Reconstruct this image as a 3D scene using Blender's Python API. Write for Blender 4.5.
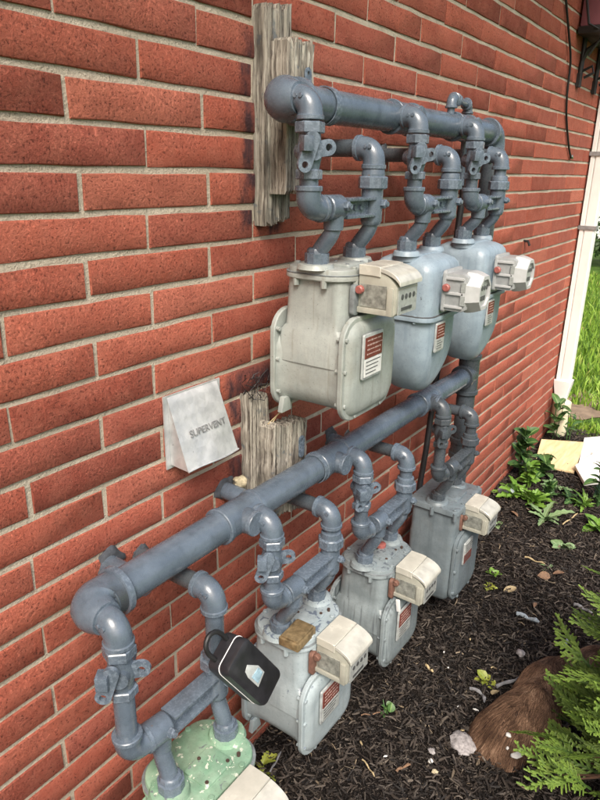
import bpy, bmesh, math, random
import numpy as np
from mathutils import Vector, Matrix, Euler

random.seed(7)
rng = np.random.default_rng(7)
for o in list(bpy.data.objects):
    bpy.data.objects.remove(o, do_unlink=True)
SC = bpy.context.scene
COL = SC.collection
rad = math.radians

# ------------------------------------------------------------------ camera
# world: X runs along the brick wall, the wall face is y = 0, the open side is -y, ground z = 0
ZG = 1.86
FPX, YAW, PITCH, ROLL = 648.0, 0.961896, -0.340377, 0.018011      # fitted to the brick coursing
CAM = np.array([-0.68303, -0.92022, -0.27632 + ZG])
_f = np.array([math.sin(YAW) * math.cos(PITCH), math.cos(YAW) * math.cos(PITCH), math.sin(PITCH)])
_r0 = np.array([math.cos(YAW), -math.sin(YAW), 0.0])
_u0 = np.cross(_r0, _f)
_r = math.cos(ROLL) * _r0 + math.sin(ROLL) * _u0
_u = -math.sin(ROLL) * _r0 + math.cos(ROLL) * _u0
cd = bpy.data.cameras.new('camera')
cam = bpy.data.objects.new('camera', cd)
COL.objects.link(cam)
cd.sensor_fit = 'VERTICAL'
cd.sensor_height = 32.0
cd.lens = 32.0 * FPX / 800.0
cd.clip_start = 0.02
cd.clip_end = 2000
M4 = Matrix.Identity(4)
for i in range(3):
    M4[i][0], M4[i][1], M4[i][2], M4[i][3] = _r[i], _u[i], -_f[i], CAM[i]
cam.matrix_world = M4
SC.camera = cam


def _ray(x, y):
    return _r * ((x - 300) / FPX) + _u * (-(y - 400) / FPX) + _f


def at_y(x, y, Y):
    d = _ray(x, y)
    p = CAM + d * ((Y - CAM[1]) / d[1])
    return Vector(p)


def at_z(x, y, Z):
    d = _ray(x, y)
    p = CAM + d * ((Z - CAM[2]) / d[2])
    return Vector(p)


def project(p):
    d = np.asarray(p, float) - CAM
    w = d @ _f
    return 300 + FPX * (d @ _r) / w, 400 - FPX * (d @ _u) / w, w


# ------------------------------------------------------------------ light
SUN_DIR = Vector((-0.62, -0.50, 0.90)).normalized()     # towards the sun
sun_el = math.asin(SUN_DIR.z)
world = bpy.data.worlds.new('World')
SC.world = world
world.use_nodes = True
wn = world.node_tree
bg = wn.nodes['Background']
sky = wn.nodes.new('ShaderNodeTexSky')
sky.sky_type = 'NISHITA'
sky.sun_disc = False
sky.sun_elevation = sun_el
sky.sun_rotation = math.atan2(SUN_DIR.x, SUN_DIR.y)
sky.air_density = 1.0
sky.dust_density = 6.0
sky.ozone_density = 0.6
wn.links.new(sky.outputs[0], bg.inputs[0])
bg.inputs[1].default_value = 0.098
sl = bpy.data.lights.new('sun', 'SUN')
sl.energy = 1.5
sl.angle = rad(24)
sl.color = (1.0, 0.95, 0.87)
so = bpy.data.objects.new('sun', sl)
COL.objects.link(so)
so.rotation_euler = SUN_DIR.to_track_quat('Z', 'Y').to_euler()
so.location = (0, -3, 6)
SC.view_settings.view_transform = 'Standard'
SC.view_settings.look = 'None'
SC.view_settings.exposure = 1.15
SC.view_settings.gamma = 1.0
SC.render.engine = 'CYCLES'

# ------------------------------------------------------------------ material helpers


class NT:
    def __init__(s, name):
        s.m = bpy.data.materials.new(name)
        s.m.use_nodes = True
        s.t = s.m.node_tree
        s.b = s.t.nodes['Principled BSDF']
        s._pos = None

    def n(s, typ, **kw):
        nd = s.t.nodes.new(typ)
        for k, v in kw.items():
            setattr(nd, k, v)
        return nd

    def put(s, sock, v):
        if hasattr(v, 'is_linked') or isinstance(v, bpy.types.NodeSocket):
            s.t.links.new(v, sock)
        elif isinstance(v, (tuple, list)) and len(v) == 3 and sock.type == 'RGBA':
            sock.default_value = (*v, 1)
        else:
            sock.default_value = v

    def pos(s):
        if s._pos is None:
            s._pos = s.n('ShaderNodeNewGeometry').outputs['Position']
        return s._pos

    def objco(s):
        return s.n('ShaderNodeTexCoord').outputs['Object']

    def scale(s, vec, sc, loc=(0, 0, 0)):
        mp = s.n('ShaderNodeMapping')
        s.put(mp.inputs['Vector'], vec)
        mp.inputs['Scale'].default_value = sc
        mp.inputs['Location'].default_value = loc
        return mp.outputs[0]

    def noise(s, vec, scale, detail=4, rough=0.55, dist=0.0):
        nd = s.n('ShaderNodeTexNoise')
        s.put(nd.inputs['Vector'], vec)
        nd.inputs['Scale'].default_value = scale
        nd.inputs['Detail'].default_value = detail
        nd.inputs['Roughness'].default_value = rough
        nd.inputs['Distortion'].default_value = dist
        return nd.outputs['Fac']

    def voro(s, vec, scale, feature='F1'):
        nd = s.n('ShaderNodeTexVoronoi', feature=feature)
        s.put(nd.inputs['Vector'], vec)
        nd.inputs['Scale'].default_value = scale
        return nd.outputs['Distance']

    def rng(s, v, a, b, c=0.0, d=1.0):
        nd = s.n('ShaderNodeMapRange')
        s.put(nd.inputs[0], v)
        nd.inputs[1].default_value, nd.inputs[2].default_value = a, b
        nd.inputs[3].default_value, nd.inputs[4].default_value = c, d
        return nd.outputs[0]

    def math(s, op, a, b=0.0):
        nd = s.n('ShaderNodeMath', operation=op)
        s.put(nd.inputs[0], a)
        s.put(nd.inputs[1], b)
        return nd.outputs[0]

    def mix(s, fac, a, b, mode='MIX'):
        nd = s.n('ShaderNodeMix', data_type='RGBA', blend_type=mode)
        s.put(nd.inputs[0], fac)
        s.put(nd.inputs[6], a)
        s.put(nd.inputs[7], b)
        return nd.outputs[2]

    def ramp(s, fac, stops):
        nd = s.n('ShaderNodeValToRGB')
        s.put(nd.inputs[0], fac)
        e = nd.color_ramp.elements
        while len(e) < len(stops):
            e.new(0.5)
        for el, (p, c) in zip(e, stops):
            el.position = p
            el.color = (*c, 1)
        return nd.outputs[0]

    def bump(s, h, strength, dist, prev=None):
        nd = s.n('ShaderNodeBump')
        s.put(nd.inputs['Height'], h)
        nd.inputs['Strength'].default_value = strength
        nd.inputs['Distance'].default_value = dist
        if prev is not None:
            s.put(nd.inputs['Normal'], prev)
        s.t.links.new(nd.outputs[0], s.b.inputs['Normal'])
        return nd.outputs[0]

    def out(s, color=None, rough=None, metal=None, spec=None, **kw):
        if color is not None:
            s.put(s.b.inputs['Base Color'], color)
        if rough is not None:
            s.put(s.b.inputs['Roughness'], rough)
        if metal is not None:
            s.put(s.b.inputs['Metallic'], metal)
        if spec is not None:
            s.put(s.b.inputs['Specular IOR Level'], spec)
        for k, v in kw.items():
            s.put(s.b.inputs[k], v)
        return s.m

    def island(s):
        g = s.n('ShaderNodeNewGeometry').outputs['Random Per Island']
        o = s.n('ShaderNodeObjectInfo').outputs['Random']
        return s.math('FRACT', s.math('ADD', g, o))

    def sep(s, vec):
        nd = s.n('ShaderNodeSeparateXYZ')
        s.put(nd.inputs[0], vec)
        return nd.outputs


MAT = {}


def build_brick():
    k = NT('brick')
    p = k.pos()
    r = k.island()
    base = k.ramp(r, [(0.0, (0.310, 0.078, 0.053)), (0.25, (0.460, 0.120, 0.076)), (0.6, (0.530, 0.150, 0.096)),
                      (0.85, (0.395, 0.108, 0.076)), (1.0, (0.590, 0.190, 0.125))])
    n1 = k.noise(p, 26, 5, 0.65)
    base = k.mix(k.rng(n1, 0.40, 0.68, 0, 0.45), base, (0.57, 0.205, 0.140))
    n0 = k.noise(k.scale(p, (1, 1, 2.2)), 9, 4)
    base = k.mix(k.rng(n0, 0.50, 0.72, 0, 0.35), base, (0.275, 0.062, 0.042))
    # purple-black flash marks of the firing
    fl = k.noise(k.scale(p, (9, 1, 16)), 1.0, 3)
    base = k.mix(k.rng(fl, 0.70, 0.80, 0, 0.40), base, (0.13, 0.045, 0.045))
    # wire-cut face: dark pits and tears, pale grains
    g = k.noise(k.scale(p, (1.0, 1, 0.85)), 200, 5, 0.75)
    base = k.mix(k.rng(g, 0.56, 0.64, 0, 0.85), base, (0.085, 0.022, 0.017))
    g2 = k.noise(p, 330, 4, 0.7)
    base = k.mix(k.rng(g2, 0.60, 0.70, 0, 0.42), base, (0.66, 0.31, 0.22))
    # black tar smear next to the backing boards
    x, y, z = k.sep(p)
    wob = k.noise(k.scale(p, (1, 1, 0.5)), 38, 4)
    def smear(x0, x1, z0, z1, soft=0.012):
        xs = k.math('ADD', x, k.math('MULTIPLY', k.math('SUBTRACT', wob, 0.5), 0.05))
        a = k.math('MULTIPLY', k.rng(xs, x0 - soft, x0 + soft), k.rng(xs, x1 + soft, x1 - soft))
        zs = k.math('ADD', z, k.math('MULTIPLY', k.math('SUBTRACT', wob, 0.5), 0.10))
        b = k.math('MULTIPLY', k.rng(zs, z0 - 0.02, z0 + 0.02), k.rng(zs, z1 + 0.02, z1 - 0.02))
        return k.math('MULTIPLY', a, b)
    sm = k.math('MAXIMUM', smear(0.412, 0.55, 1.46, 1.84), smear(0.355, 0.52, 0.84, 1.16))
    base = k.mix(k.math('MULTIPLY', sm, k.rng(wob, 0.36, 0.6, 0.35, 0.95)), base, (0.035, 0.03, 0.042))
    dirt = k.noise(p, 3.2, 4)
    base = k.mix(k.rng(dirt, 0.42, 0.70, 0, 0.22), base, (0.26, 0.085, 0.065))
    # darker brown towards the ground, broken up by noise
    base = k.mix(k.math('MULTIPLY', k.rng(z, 0.40, 0.02, 0, 0.5), k.rng(n1, 0.3, 0.6)), base, (0.12, 0.05, 0.037))
    k.out(base, 0.88, spec=0.2)
    b = k.bump(k.noise(k.scale(p, (1.3, 1, 0.7)), 120, 5, 0.7), 0.40, 0.005)
    b = k.bump(k.math('SUBTRACT', 1.0, k.rng(g, 0.42, 0.66)), 0.8, 0.003, b)
    k.bump(g2, 0.5, 0.002, b)
    MAT['brick'] = k.m


def build_mortar():
    k = NT('mortar')
    p = k.pos()
    n1 = k.noise(p, 14, 4)
    c = k.mix(k.rng(n1, 0.3, 0.7), (0.49, 0.43, 0.34), (0.64, 0.575, 0.465))
    g = k.noise(p, 240, 4, 0.7)
    c = k.mix(k.rng(g, 0.58, 0.68, 0, 0.7), c, (0.20, 0.17, 0.13))
    c = k.mix(k.rng(k.noise(p, 4.5, 5), 0.50, 0.75, 0, 0.55), c, (0.36, 0.31, 0.24))
    x, y, z = k.sep(p)
    c = k.mix(k.rng(z, 0.5, 0.0, 0, 0.55), c, (0.26, 0.20, 0.15))
    k.out(c, 0.95, spec=0.15)
    b = k.bump(k.noise(p, 120, 5, 0.7), 0.8, 0.006)
    k.bump(g, 0.6, 0.003, b)
    MAT['mortar'] = k.m


def paint(name, c1, c2, rough=0.42, chips=None, chip_amt=0.62, dirt=(0.07, 0.065, 0.055), dirt_amt=0.35,
          bump=0.25, edge=False, streak=None, splat=None, peel=0.0, spec=0.5, top_only=False):
    """weathered oil paint over cast iron or pressed steel"""
    k = NT(name)
    p = k.pos()
    n1 = k.noise(p, 22, 5, 0.6)
    c = k.mix(k.rng(n1, 0.32, 0.68), c1, c2)
    drip = k.noise(k.scale(p, (34, 34, 2.2)), 1.0, 4, 0.6)
    c = k.mix(k.rng(drip, 0.52, 0.74, 0, 0.45), c, tuple(v * 0.55 for v in c1))
    n3 = k.noise(p, 130, 4, 0.65)
    c = k.mix(k.rng(n3, 0.55, 0.75, 0, 0.35), c, tuple(v * 0.62 for v in c1))
    if streak:
        st = k.noise(k.scale(p, (70, 70, 4)), 1.0, 3)
        c = k.mix(k.rng(st, 0.58, 0.72, 0, streak[1]), c, streak[0])
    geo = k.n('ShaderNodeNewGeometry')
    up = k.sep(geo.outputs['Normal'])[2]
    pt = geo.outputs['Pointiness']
    if edge:
      c = k.mix(k.math('MULTIPLY', k.rng(pt, 0.53, 0.60, 0, 0.5), k.rng(n3, 0.42, 0.62)), c, tuple(min(1, v * 1.55 + 0.05) for v in c2))
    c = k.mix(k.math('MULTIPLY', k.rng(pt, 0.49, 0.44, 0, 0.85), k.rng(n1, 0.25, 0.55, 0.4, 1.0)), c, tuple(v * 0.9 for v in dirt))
    d = k.noise(p, 9, 5, 0.65)
    c = k.mix(k.rng(d, 0.50, 0.75, 0, dirt_amt), c, dirt)
    pits = k.noise(p, 260, 2, 0.6)
    c = k.mix(k.rng(pits, 0.70, 0.73, 0, 0.55), c, (0.05, 0.045, 0.04))
    if splat:
        s = k.noise(p, 48, 4, 0.6, 0.8)
        f = k.rng(s, splat[1], splat[1] + 0.02)
        f = k.math('MULTIPLY', f, k.rng(up, 0.3, 0.8))
        c = k.mix(f, c, splat[0])
    f = None
    if chips:
        ch = k.noise(p, 60, 4, 0.6)
        f = k.rng(ch, chip_amt, chip_amt + 0.025)
        if top_only:
            f = k.math('MULTIPLY', f, k.rng(up, 0.0, 0.5, 0.25, 1.0))
        c = k.mix(f, c, chips)
    r = k.rng(n3, 0.3, 0.8, rough - 0.07, rough + 0.16)
    k.out(c, r, spec=spec)
    b = k.bump(k.noise(p, 210, 4, 0.6), bump, 0.0015)
    b = k.bump(k.noise(p, 45, 3), bump * 0.8, 0.003, b)
    if f is not None:
        k.bump(k.math('SUBTRACT', 1.0, f), 0.35, 0.0008, b)
    MAT[name] = k.m
    return k.m


def plain(name, c, rough=0.5, metal=0.0, var=0.25, scale=60, spec=0.5, bump=0.15, bscale=250, **kw):
    k = NT(name)
    p = k.pos()
    n1 = k.noise(p, scale, 4)
    col = k.mix(k.rng(n1, 0.3, 0.7), tuple(v * (1 - var) for v in c), tuple(min(1, v * (1 + var * 0.6)) for v in c))
    k.out(col, k.rng(n1, 0.3, 0.7, rough * 0.9, min(1, rough * 1.15)), metal, spec, **kw)
    if bump:
        k.bump(k.noise(p, bscale, 3), bump, 0.0015)
    MAT[name] = k.m
    return k.m


build_brick()
build_mortar()
paint('pipe_paint', (0.080, 0.106, 0.138), (0.118, 0.152, 0.194), 0.23, chips=(0.15, 0.10, 0.075), chip_amt=0.72, dirt=(0.045, 0.05, 0.053), dirt_amt=0.5, bump=0.16, edge=True, spec=0.6)
paint('pipe_paint_dark', (0.050, 0.062, 0.074), (0.075, 0.090, 0.105), 0.27, chips=(0.24, 0.26, 0.27), chip_amt=0.75, dirt_amt=0.4, bump=0.16)
paint('black_iron', (0.012, 0.012, 0.014), (0.02, 0.02, 0.022), 0.45, dirt_amt=0.1, bump=0.2)
paint('meter_greygreen', (0.285, 0.315, 0.300), (0.355, 0.385, 0.365), 0.38, chips=(0.17, 0.16, 0.14), chip_amt=0.725, dirt=(0.19, 0.185, 0.155), dirt_amt=0.55, streak=((0.20, 0.195, 0.16), 0.6))
paint('meter_blue', (0.225, 0.290, 0.345), (0.295, 0.370, 0.430), 0.36, chips=(0.10, 0.12, 0.13), chip_amt=0.705, dirt=(0.18, 0.23, 0.26), dirt_amt=0.5, streak=((0.16, 0.225, 0.28), 0.5))
paint('meter_pale', (0.285, 0.345, 0.37), (0.365, 0.43, 0.455), 0.36, chips=(0.15, 0.19, 0.23), chip_amt=0.68, dirt=(0.22, 0.25, 0.25), dirt_amt=0.45, streak=((0.27, 0.32, 0.33), 0.5), splat=((0.115, 0.145, 0.19), 0.565), top_only=True)
paint('meter_pale_shaded', (0.190, 0.230, 0.245), (0.260, 0.305, 0.32), 0.38, chips=(0.10, 0.115, 0.125), chip_amt=0.68, dirt=(0.11, 0.12, 0.12), dirt_amt=0.55, streak=((0.06, 0.072, 0.085), 0.85), splat=((0.10, 0.12, 0.14), 0.585), top_only=True)  # pale grey paint with the shade near the ground put into its colour
paint('meter_slate', (0.125, 0.158, 0.178), (0.180, 0.220, 0.242), 0.40, chips=(0.09, 0.10, 0.10), chip_amt=0.70, dirt=(0.12, 0.13, 0.13), dirt_amt=0.55, streak=((0.11, 0.135, 0.145), 0.6), splat=((0.10, 0.115, 0.13), 0.60), top_only=True)
paint('meter_green', (0.155, 0.30, 0.20), (0.27, 0.40, 0.29), 0.5, chips=(0.56, 0.60, 0.50), chip_amt=0.60, dirt=(0.10, 0.10, 0.08), dirt_amt=0.6, splat=((0.13, 0.15, 0.16), 0.635))
plain('index_beige', (0.38, 0.38, 0.325), 0.2, var=0.2, scale=25, bump=0.05)
plain('index_cream', (0.49, 0.48, 0.42), 0.25, var=0.16, scale=25, bump=0.05)
plain('index_lens', (0.47, 0.47, 0.425), 0.12, var=0.2, scale=40, bump=0.05)
plain('index_panel', (0.24, 0.25, 0.225), 0.10, var=0.5, scale=75, bump=0.05)
plain('index_grey', (0.33, 0.345, 0.35), 0.35, var=0.15, bump=0.05)
plain('index_white', (0.45, 0.46, 0.465), 0.35, var=0.08, bump=0.05)
plain('mark_dark', (0.075, 0.078, 0.08), 0.5, bump=0)
plain('face_grey', (0.33, 0.35, 0.34), 0.3, var=0.25, scale=120, bump=0)
plain('plug_red', (0.33, 0.105, 0.09), 0.45, var=0.25)
plain('plug_rust', (0.17, 0.085, 0.062), 0.7, var=0.4, scale=140)
plain('plate_rim', (0.50, 0.53, 0.53), 0.4, 0.3)
plain('print_pink', (0.42, 0.30, 0.27), 0.5)
plain('plate_red', (0.16, 0.040, 0.030), 0.5, var=0.3, scale=150)
plain('plate_white', (0.66, 0.67, 0.65), 0.45, var=0.15)
plain('plate_grey', (0.36, 0.38, 0.37), 0.4, var=0.2)
plain('rust', (0.060, 0.036, 0.027), 0.8, var=0.5, scale=160, bump=0.4)
plain('brass_brown', (0.26, 0.19, 0.10), 0.45, 0.35, var=0.45, scale=90)
plain('bolt_steel', (0.21, 0.235, 0.245), 0.5, 0.2, var=0.4)
plain('black_plastic', (0.022, 0.022, 0.026), 0.34, var=0.35, scale=40, bump=0.1)
plain('black_rubber', (0.012, 0.012, 0.013), 0.5, bump=0.1)
plain('white_print', (0.75, 0.76, 0.76), 0.4, var=0.08, bump=0)
plain('steel_bright', (0.5, 0.52, 0.54), 0.25, 0.9, var=0.15)
plain('lens_blue', (0.30, 0.44, 0.52), 0.12, var=0.35, scale=150, bump=0)
plain('caulk', (0.065, 0.072, 0.085), 0.75, var=0.5, scale=80, bump=0.8, bscale=120)
plain('foam_cream', (0.48, 0.42, 0.28), 0.85, var=0.4, scale=160, bump=0.8, bscale=140)
plain('white_vinyl', (0.78, 0.78, 0.75), 0.42, var=0.06, scale=9)
plain('cream_pvc', (0.72, 0.66, 0.47), 0.5, var=0.10, scale=12)
plain('strap_steel', (0.40, 0.42, 0.43), 0.4, 0.6)
plain('emboss', (0.20, 0.205, 0.21), 0.6, 0.1)
plain('maroon', (0.23, 0.080, 0.10), 0.42, var=0.12, scale=12)
plain('dark_iron', (0.018, 0.016, 0.016), 0.5, bump=0.3)
plain('pebble_white', (0.70, 0.69, 0.66), 0.7, var=0.15, bump=0.4, bscale=180)
plain('stone_grey', (0.33, 0.31, 0.31), 0.9, var=0.45, scale=110, bump=0.9, bscale=160)
plain('twig_tan', (0.46, 0.36, 0.20), 0.8, var=0.3, bump=0.4)
plain('twig_grey', (0.20, 0.20, 0.21), 0.8, var=0.4, scale=90, bump=0.5)
plain('dead_leaf', (0.21, 0.125, 0.075), 0.75, var=0.45, scale=110, bump=0.4)
plain('pale_leaf', (0.38, 0.30, 0.17), 0.7, var=0.25, scale=110, bump=0.3)
plain('bluish_scrap', (0.30, 0.35, 0.39), 0.5, var=0.3, scale=90)
plain('house_siding', (0.78, 0.78, 0.76), 0.6, var=0.06, scale=3)
plain('roof_shingle', (0.11, 0.105, 0.10), 0.9, var=0.3, scale=9)
plain('trim_dark', (0.05, 0.05, 0.055), 0.6)


def galvanised():
    k = NT('galvanised')
    p = k.pos()
    v = k.n('ShaderNodeTexVoronoi')
    k.put(v.inputs['Vector'], p)
    v.inputs['Scale'].default_value = 60
    n1 = k.noise(p, 30, 4)
    c = k.mix(k.rng(n1, 0.3, 0.7), (0.48, 0.50, 0.515), (0.64, 0.655, 0.66))
    bwn = k.n('ShaderNodeRGBToBW')
    k.put(bwn.inputs[0], v.outputs['Color'])
    c = k.mix(0.22, c, bwn.outputs[0], 'SOFT_LIGHT')
    sp = k.noise(p, 90, 2)
    c = k.mix(k.rng(sp, 0.735, 0.76, 0, 0.5), c, (0.2, 0.2, 0.2))
    k.out(c, k.rng(n1, 0.3, 0.7, 0.36, 0.54), 0.5)
    k.bump(k.noise(p, 26, 3), 0.5, 0.006)
    MAT['galvanised'] = k.m


def wood_grey():
    k = NT('weathered_wood')
    p = k.pos()
    gr = k.noise(k.scale(p, (170, 170, 4)), 1.0, 6, 0.7, 0.15)
    c = k.ramp(gr, [(0.34, (0.03, 0.025, 0.021)), (0.44, (0.19, 0.170, 0.145)), (0.56, (0.36, 0.335, 0.285)), (0.72, (0.54, 0.52, 0.465))])
    gr2 = k.noise(k.scale(p, (330, 330, 14)), 1.0, 4, 0.7)
    c = k.mix(k.rng(gr2, 0.55, 0.66, 0, 0.75), c, (0.035, 0.03, 0.028))
    pa = k.noise(p, 26, 4)
    c = k.mix(k.rng(pa, 0.60, 0.66, 0, 0.7), c, (0.10, 0.12, 0.14))
    k.out(c, 0.9, spec=0.2)
    st = k.noise(k.scale(p, (1, 1, 0.35)), 16, 4)
    c = k.mix(k.rng(st, 0.56, 0.68, 0, 0.75), c, (0.05, 0.043, 0.038))
    k.out(c)
    b = k.bump(gr, 0.7, 0.004)
    k.bump(gr2, 0.5, 0.002, b)
    MAT['weathered_wood'] = k.m


def plywood():
    k = NT('pale_wood')
    p = k.pos()
    gr = k.noise(k.scale(p, (5, 40, 40)), 1.0, 4, 0.6, 0.5)
    c = k.ramp(gr, [(0.3, (0.60, 0.43, 0.22)), (0.55, (0.72, 0.56, 0.32)), (0.75, (0.80, 0.68, 0.45))])
    c = k.mix(k.rng(k.noise(p, 7, 4), 0.58, 0.72, 0, 0.5), c, (0.42, 0.28, 0.14))
    k.out(c, 0.7)
    k.bump(gr, 0.2, 0.002)
    MAT['pale_wood'] = k.m
    k = NT('white_board')
    p = k.pos()
    c = k.mix(k.rng(k.noise(k.scale(p, (6, 20, 20)), 1.0, 4), 0.35, 0.7), (0.74, 0.72, 0.66), (0.80, 0.79, 0.75))
    k.out(c, 0.6)
    MAT['white_board'] = k.m


def soil():
    k = NT('mulch_soil')
    p = k.pos()
    n = k.noise(p, 60, 5, 0.7)
    c = k.ramp(n, [(0.3, (0.006, 0.005, 0.0045)), (0.55, (0.017, 0.013, 0.011)), (0.75, (0.04, 0.03, 0.024))])
    k.out(c, 0.95, spec=0.2)
    b = k.bump(n, 1.0, 0.02)
    k.bump(k.voro(k.scale(p, (1, 2.2, 1)), 90), 0.8, 0.01, b)
    MAT['mulch_soil'] = k.m
    k = NT('mulch_chip')
    r = k.n('ShaderNodeNewGeometry').outputs['Random Per Island']
    c = k.ramp(r, [(0.0, (0.008, 0.007, 0.007)), (0.40, (0.026, 0.020, 0.016)), (0.68, (0.056, 0.043, 0.034)),
                   (0.88, (0.080, 0.067, 0.057)), (0.97, (0.15, 0.125, 0.10)), (1.0, (0.26, 0.20, 0.13))])
    p = k.pos()
    c = k.mix(k.rng(k.noise(p, 230, 3), 0.4, 0.7, 0, 0.5), c, (0.012, 0.010, 0.009))
    k.out(c, 0.72, spec=0.35)
    k.bump(k.noise(p, 300, 3), 0.5, 0.002)
    MAT['mulch_chip'] = k.m


def greens():
    k = NT('lawn')
    p = k.pos()
    n = k.noise(p, 3, 5, 0.6)
    c = k.ramp(n, [(0.3, (0.060, 0.120, 0.016)), (0.55, (0.095, 0.185, 0.024)), (0.75, (0.15, 0.25, 0.04))])
    n2 = k.noise(p, 45, 4)
    c = k.mix(k.rng(n2, 0.5, 0.7, 0, 0.6), c, (0.045, 0.085, 0.012))
    k.out(c, 0.8, spec=0.2)
    k.bump(n2, 0.9, 0.04)
    MAT['lawn'] = k.m
    k = NT('grass_blade')
    r = k.n('ShaderNodeNewGeometry').outputs['Random Per Island']
    c = k.ramp(r, [(0.0, (0.09, 0.18, 0.020)), (0.5, (0.18, 0.31, 0.035)), (0.9, (0.28, 0.42, 0.06)), (1.0, (0.38, 0.38, 0.12))])
    k.out(c, 0.55, spec=0.3)
    k.b.inputs['Subsurface Weight'].default_value = 0.0
    MAT['grass_blade'] = k.m

    def leaf(name, c1, c2, vein=(0.25, 0.36, 0.12), rough=0.45):
        k = NT(name)
        p = k.pos()
        r = k.island()
        c = k.mix(r, c1, c2)
        c = k.mix(k.rng(k.noise(p, 55, 4), 0.45, 0.75, 0, 0.5), c, tuple(v * 0.55 for v in c1))
        u = k.n('ShaderNodeTexCoord').outputs['UV']
        x, y, z = k.sep(u)
        rib = k.rng(k.math('ABSOLUTE', k.math('SUBTRACT', x, 0.5)), 0.035, 0.07, 0.55, 0.0)
        c = k.mix(rib, c, vein)
        k.out(c, rough, spec=0.4)
        k.bump(k.noise(p, 130, 3), 0.4, 0.002)
        MAT[name] = k.m
    leaf('leaf_dark', (0.030, 0.080, 0.022), (0.060, 0.135, 0.035))
    leaf('leaf_bright', (0.085, 0.19, 0.022), (0.15, 0.28, 0.040))
    leaf('leaf_sage', (0.13, 0.22, 0.095), (0.20, 0.30, 0.14), (0.34, 0.42, 0.26))
    leaf('leaf_yellow', (0.22, 0.26, 0.035), (0.32, 0.34, 0.06))
    k = NT('arborvitae_leaf')
    p = k.pos()
    r = k.n('ShaderNodeNewGeometry').outputs['Random Per Island']
    at = k.n('ShaderNodeAttribute', attribute_name='tip').outputs['Fac']
    c = k.mix(at, (0.022, 0.056, 0.012), (0.155, 0.235, 0.036))
    c = k.mix(k.math('MULTIPLY', r, 0.45), c, (0.060, 0.120, 0.026))
    c = k.mix(k.rng(k.noise(p, 16, 3), 0.62, 0.75, 0, 0.4), c, (0.20, 0.19, 0.05))
    k.out(c, 0.5, spec=0.35)
    k.bump(k.noise(p, 420, 2), 0.5, 0.002)
    MAT['arborvitae_leaf'] = k.m
    k = NT('hedge_leaf')
    r = k.n('ShaderNodeNewGeometry').outputs['Random Per Island']
    k.out(k.ramp(r, [(0, (0.02, 0.045, 0.012)), (0.6, (0.045, 0.09, 0.02)), (1, (0.09, 0.15, 0.035))]), 0.6)
    MAT['hedge_leaf'] = k.m
    k = NT('fibre')
    r = k.n('ShaderNodeNewGeometry').outputs['Random Per Island']
    pn = k.noise(k.pos(), 14, 3)
    r = k.math('ADD', k.math('MULTIPLY', r, 0.55), k.rng(pn, 0.35, 0.7, 0.0, 0.45))
    k.out(k.ramp(r, [(0, (0.026, 0.013, 0.009)), (0.35, (0.095, 0.053, 0.032)), (0.7, (0.22, 0.130, 0.082)), (1, (0.42, 0.29, 0.195))]), 0.7, spec=0.3)
    MAT['fibre'] = k.m
    plain('bark', (0.085, 0.042, 0.024), 0.85, var=0.6, scale=70, bump=0.9, bscale=120)
    plain('dirt_tan', (0.26, 0.19, 0.13), 0.95, var=0.3, scale=20, bump=0.8, bscale=60)


galvanised()
wood_grey()
plywood()
soil()
greens()

# ------------------------------------------------------------------ geometry helpers


def frame_for(t):
    a = Vector((0, 0, 1)) if abs(t.z) < 0.9 else Vector((1, 0, 0))
    u = t.cross(a).normalized()
    return u, t.cross(u).normalized()


def tube(bm, pts, radii, n=18, cap=True, twist=0.0):
    pts = [Vector(p) for p in pts]
    if not hasattr(radii, '__len__'):
        radii = [radii] * len(pts)
    T = []
    for i in range(len(pts)):
        a = pts[max(0, i - 1)]
        b = pts[min(len(pts) - 1, i + 1)]
        d = b - a
        if d.length < 1e-9:
            d = Vector((0, 0, 1))
        T.append(d.normalized())
    u, v = frame_for(T[0])
    rings = []
    for i, p in enumerate(pts):
        if i:
            q = T[i - 1].rotation_difference(T[i])
            u = q @ u
            v = q @ v
        ring = []
        for j in range(n):
            a = 2 * math.pi * j / n + twist
            ring.append(bm.verts.new(p + (u * math.cos(a) + v * math.sin(a)) * radii[i]))
        rings.append(ring)
    for i in range(len(rings) - 1):
        for j in range(n):
            bm.faces.new((rings[i][j], rings[i][(j + 1) % n], rings[i + 1][(j + 1) % n], rings[i + 1][j]))
    if cap:
        bm.faces.new(list(reversed(rings[0])))
        bm.faces.new(rings[-1])
    return rings


def cyl(bm, a, b, r, n=18, bev=0.0, twist=0.0):
    a, b = Vector(a), Vector(b)
    if bev:
        d = (b - a).normalized() * bev
        # doubled end points keep the ring normals straight
        tube(bm, [a, a + d, b - d, b], [r - bev, r, r, r - bev], n, True, twist)
    else:
        d = (b - a).normalized() * min(0.0015, (b - a).length * 0.2)
        k = max(2, int((b - a).length / 0.05))
        mid = [a + d + (b - a - 2 * d) * (i / k) for i in range(k + 1)]
        tube(bm, [a] + mid + [b], r, n, True, twist)


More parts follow.
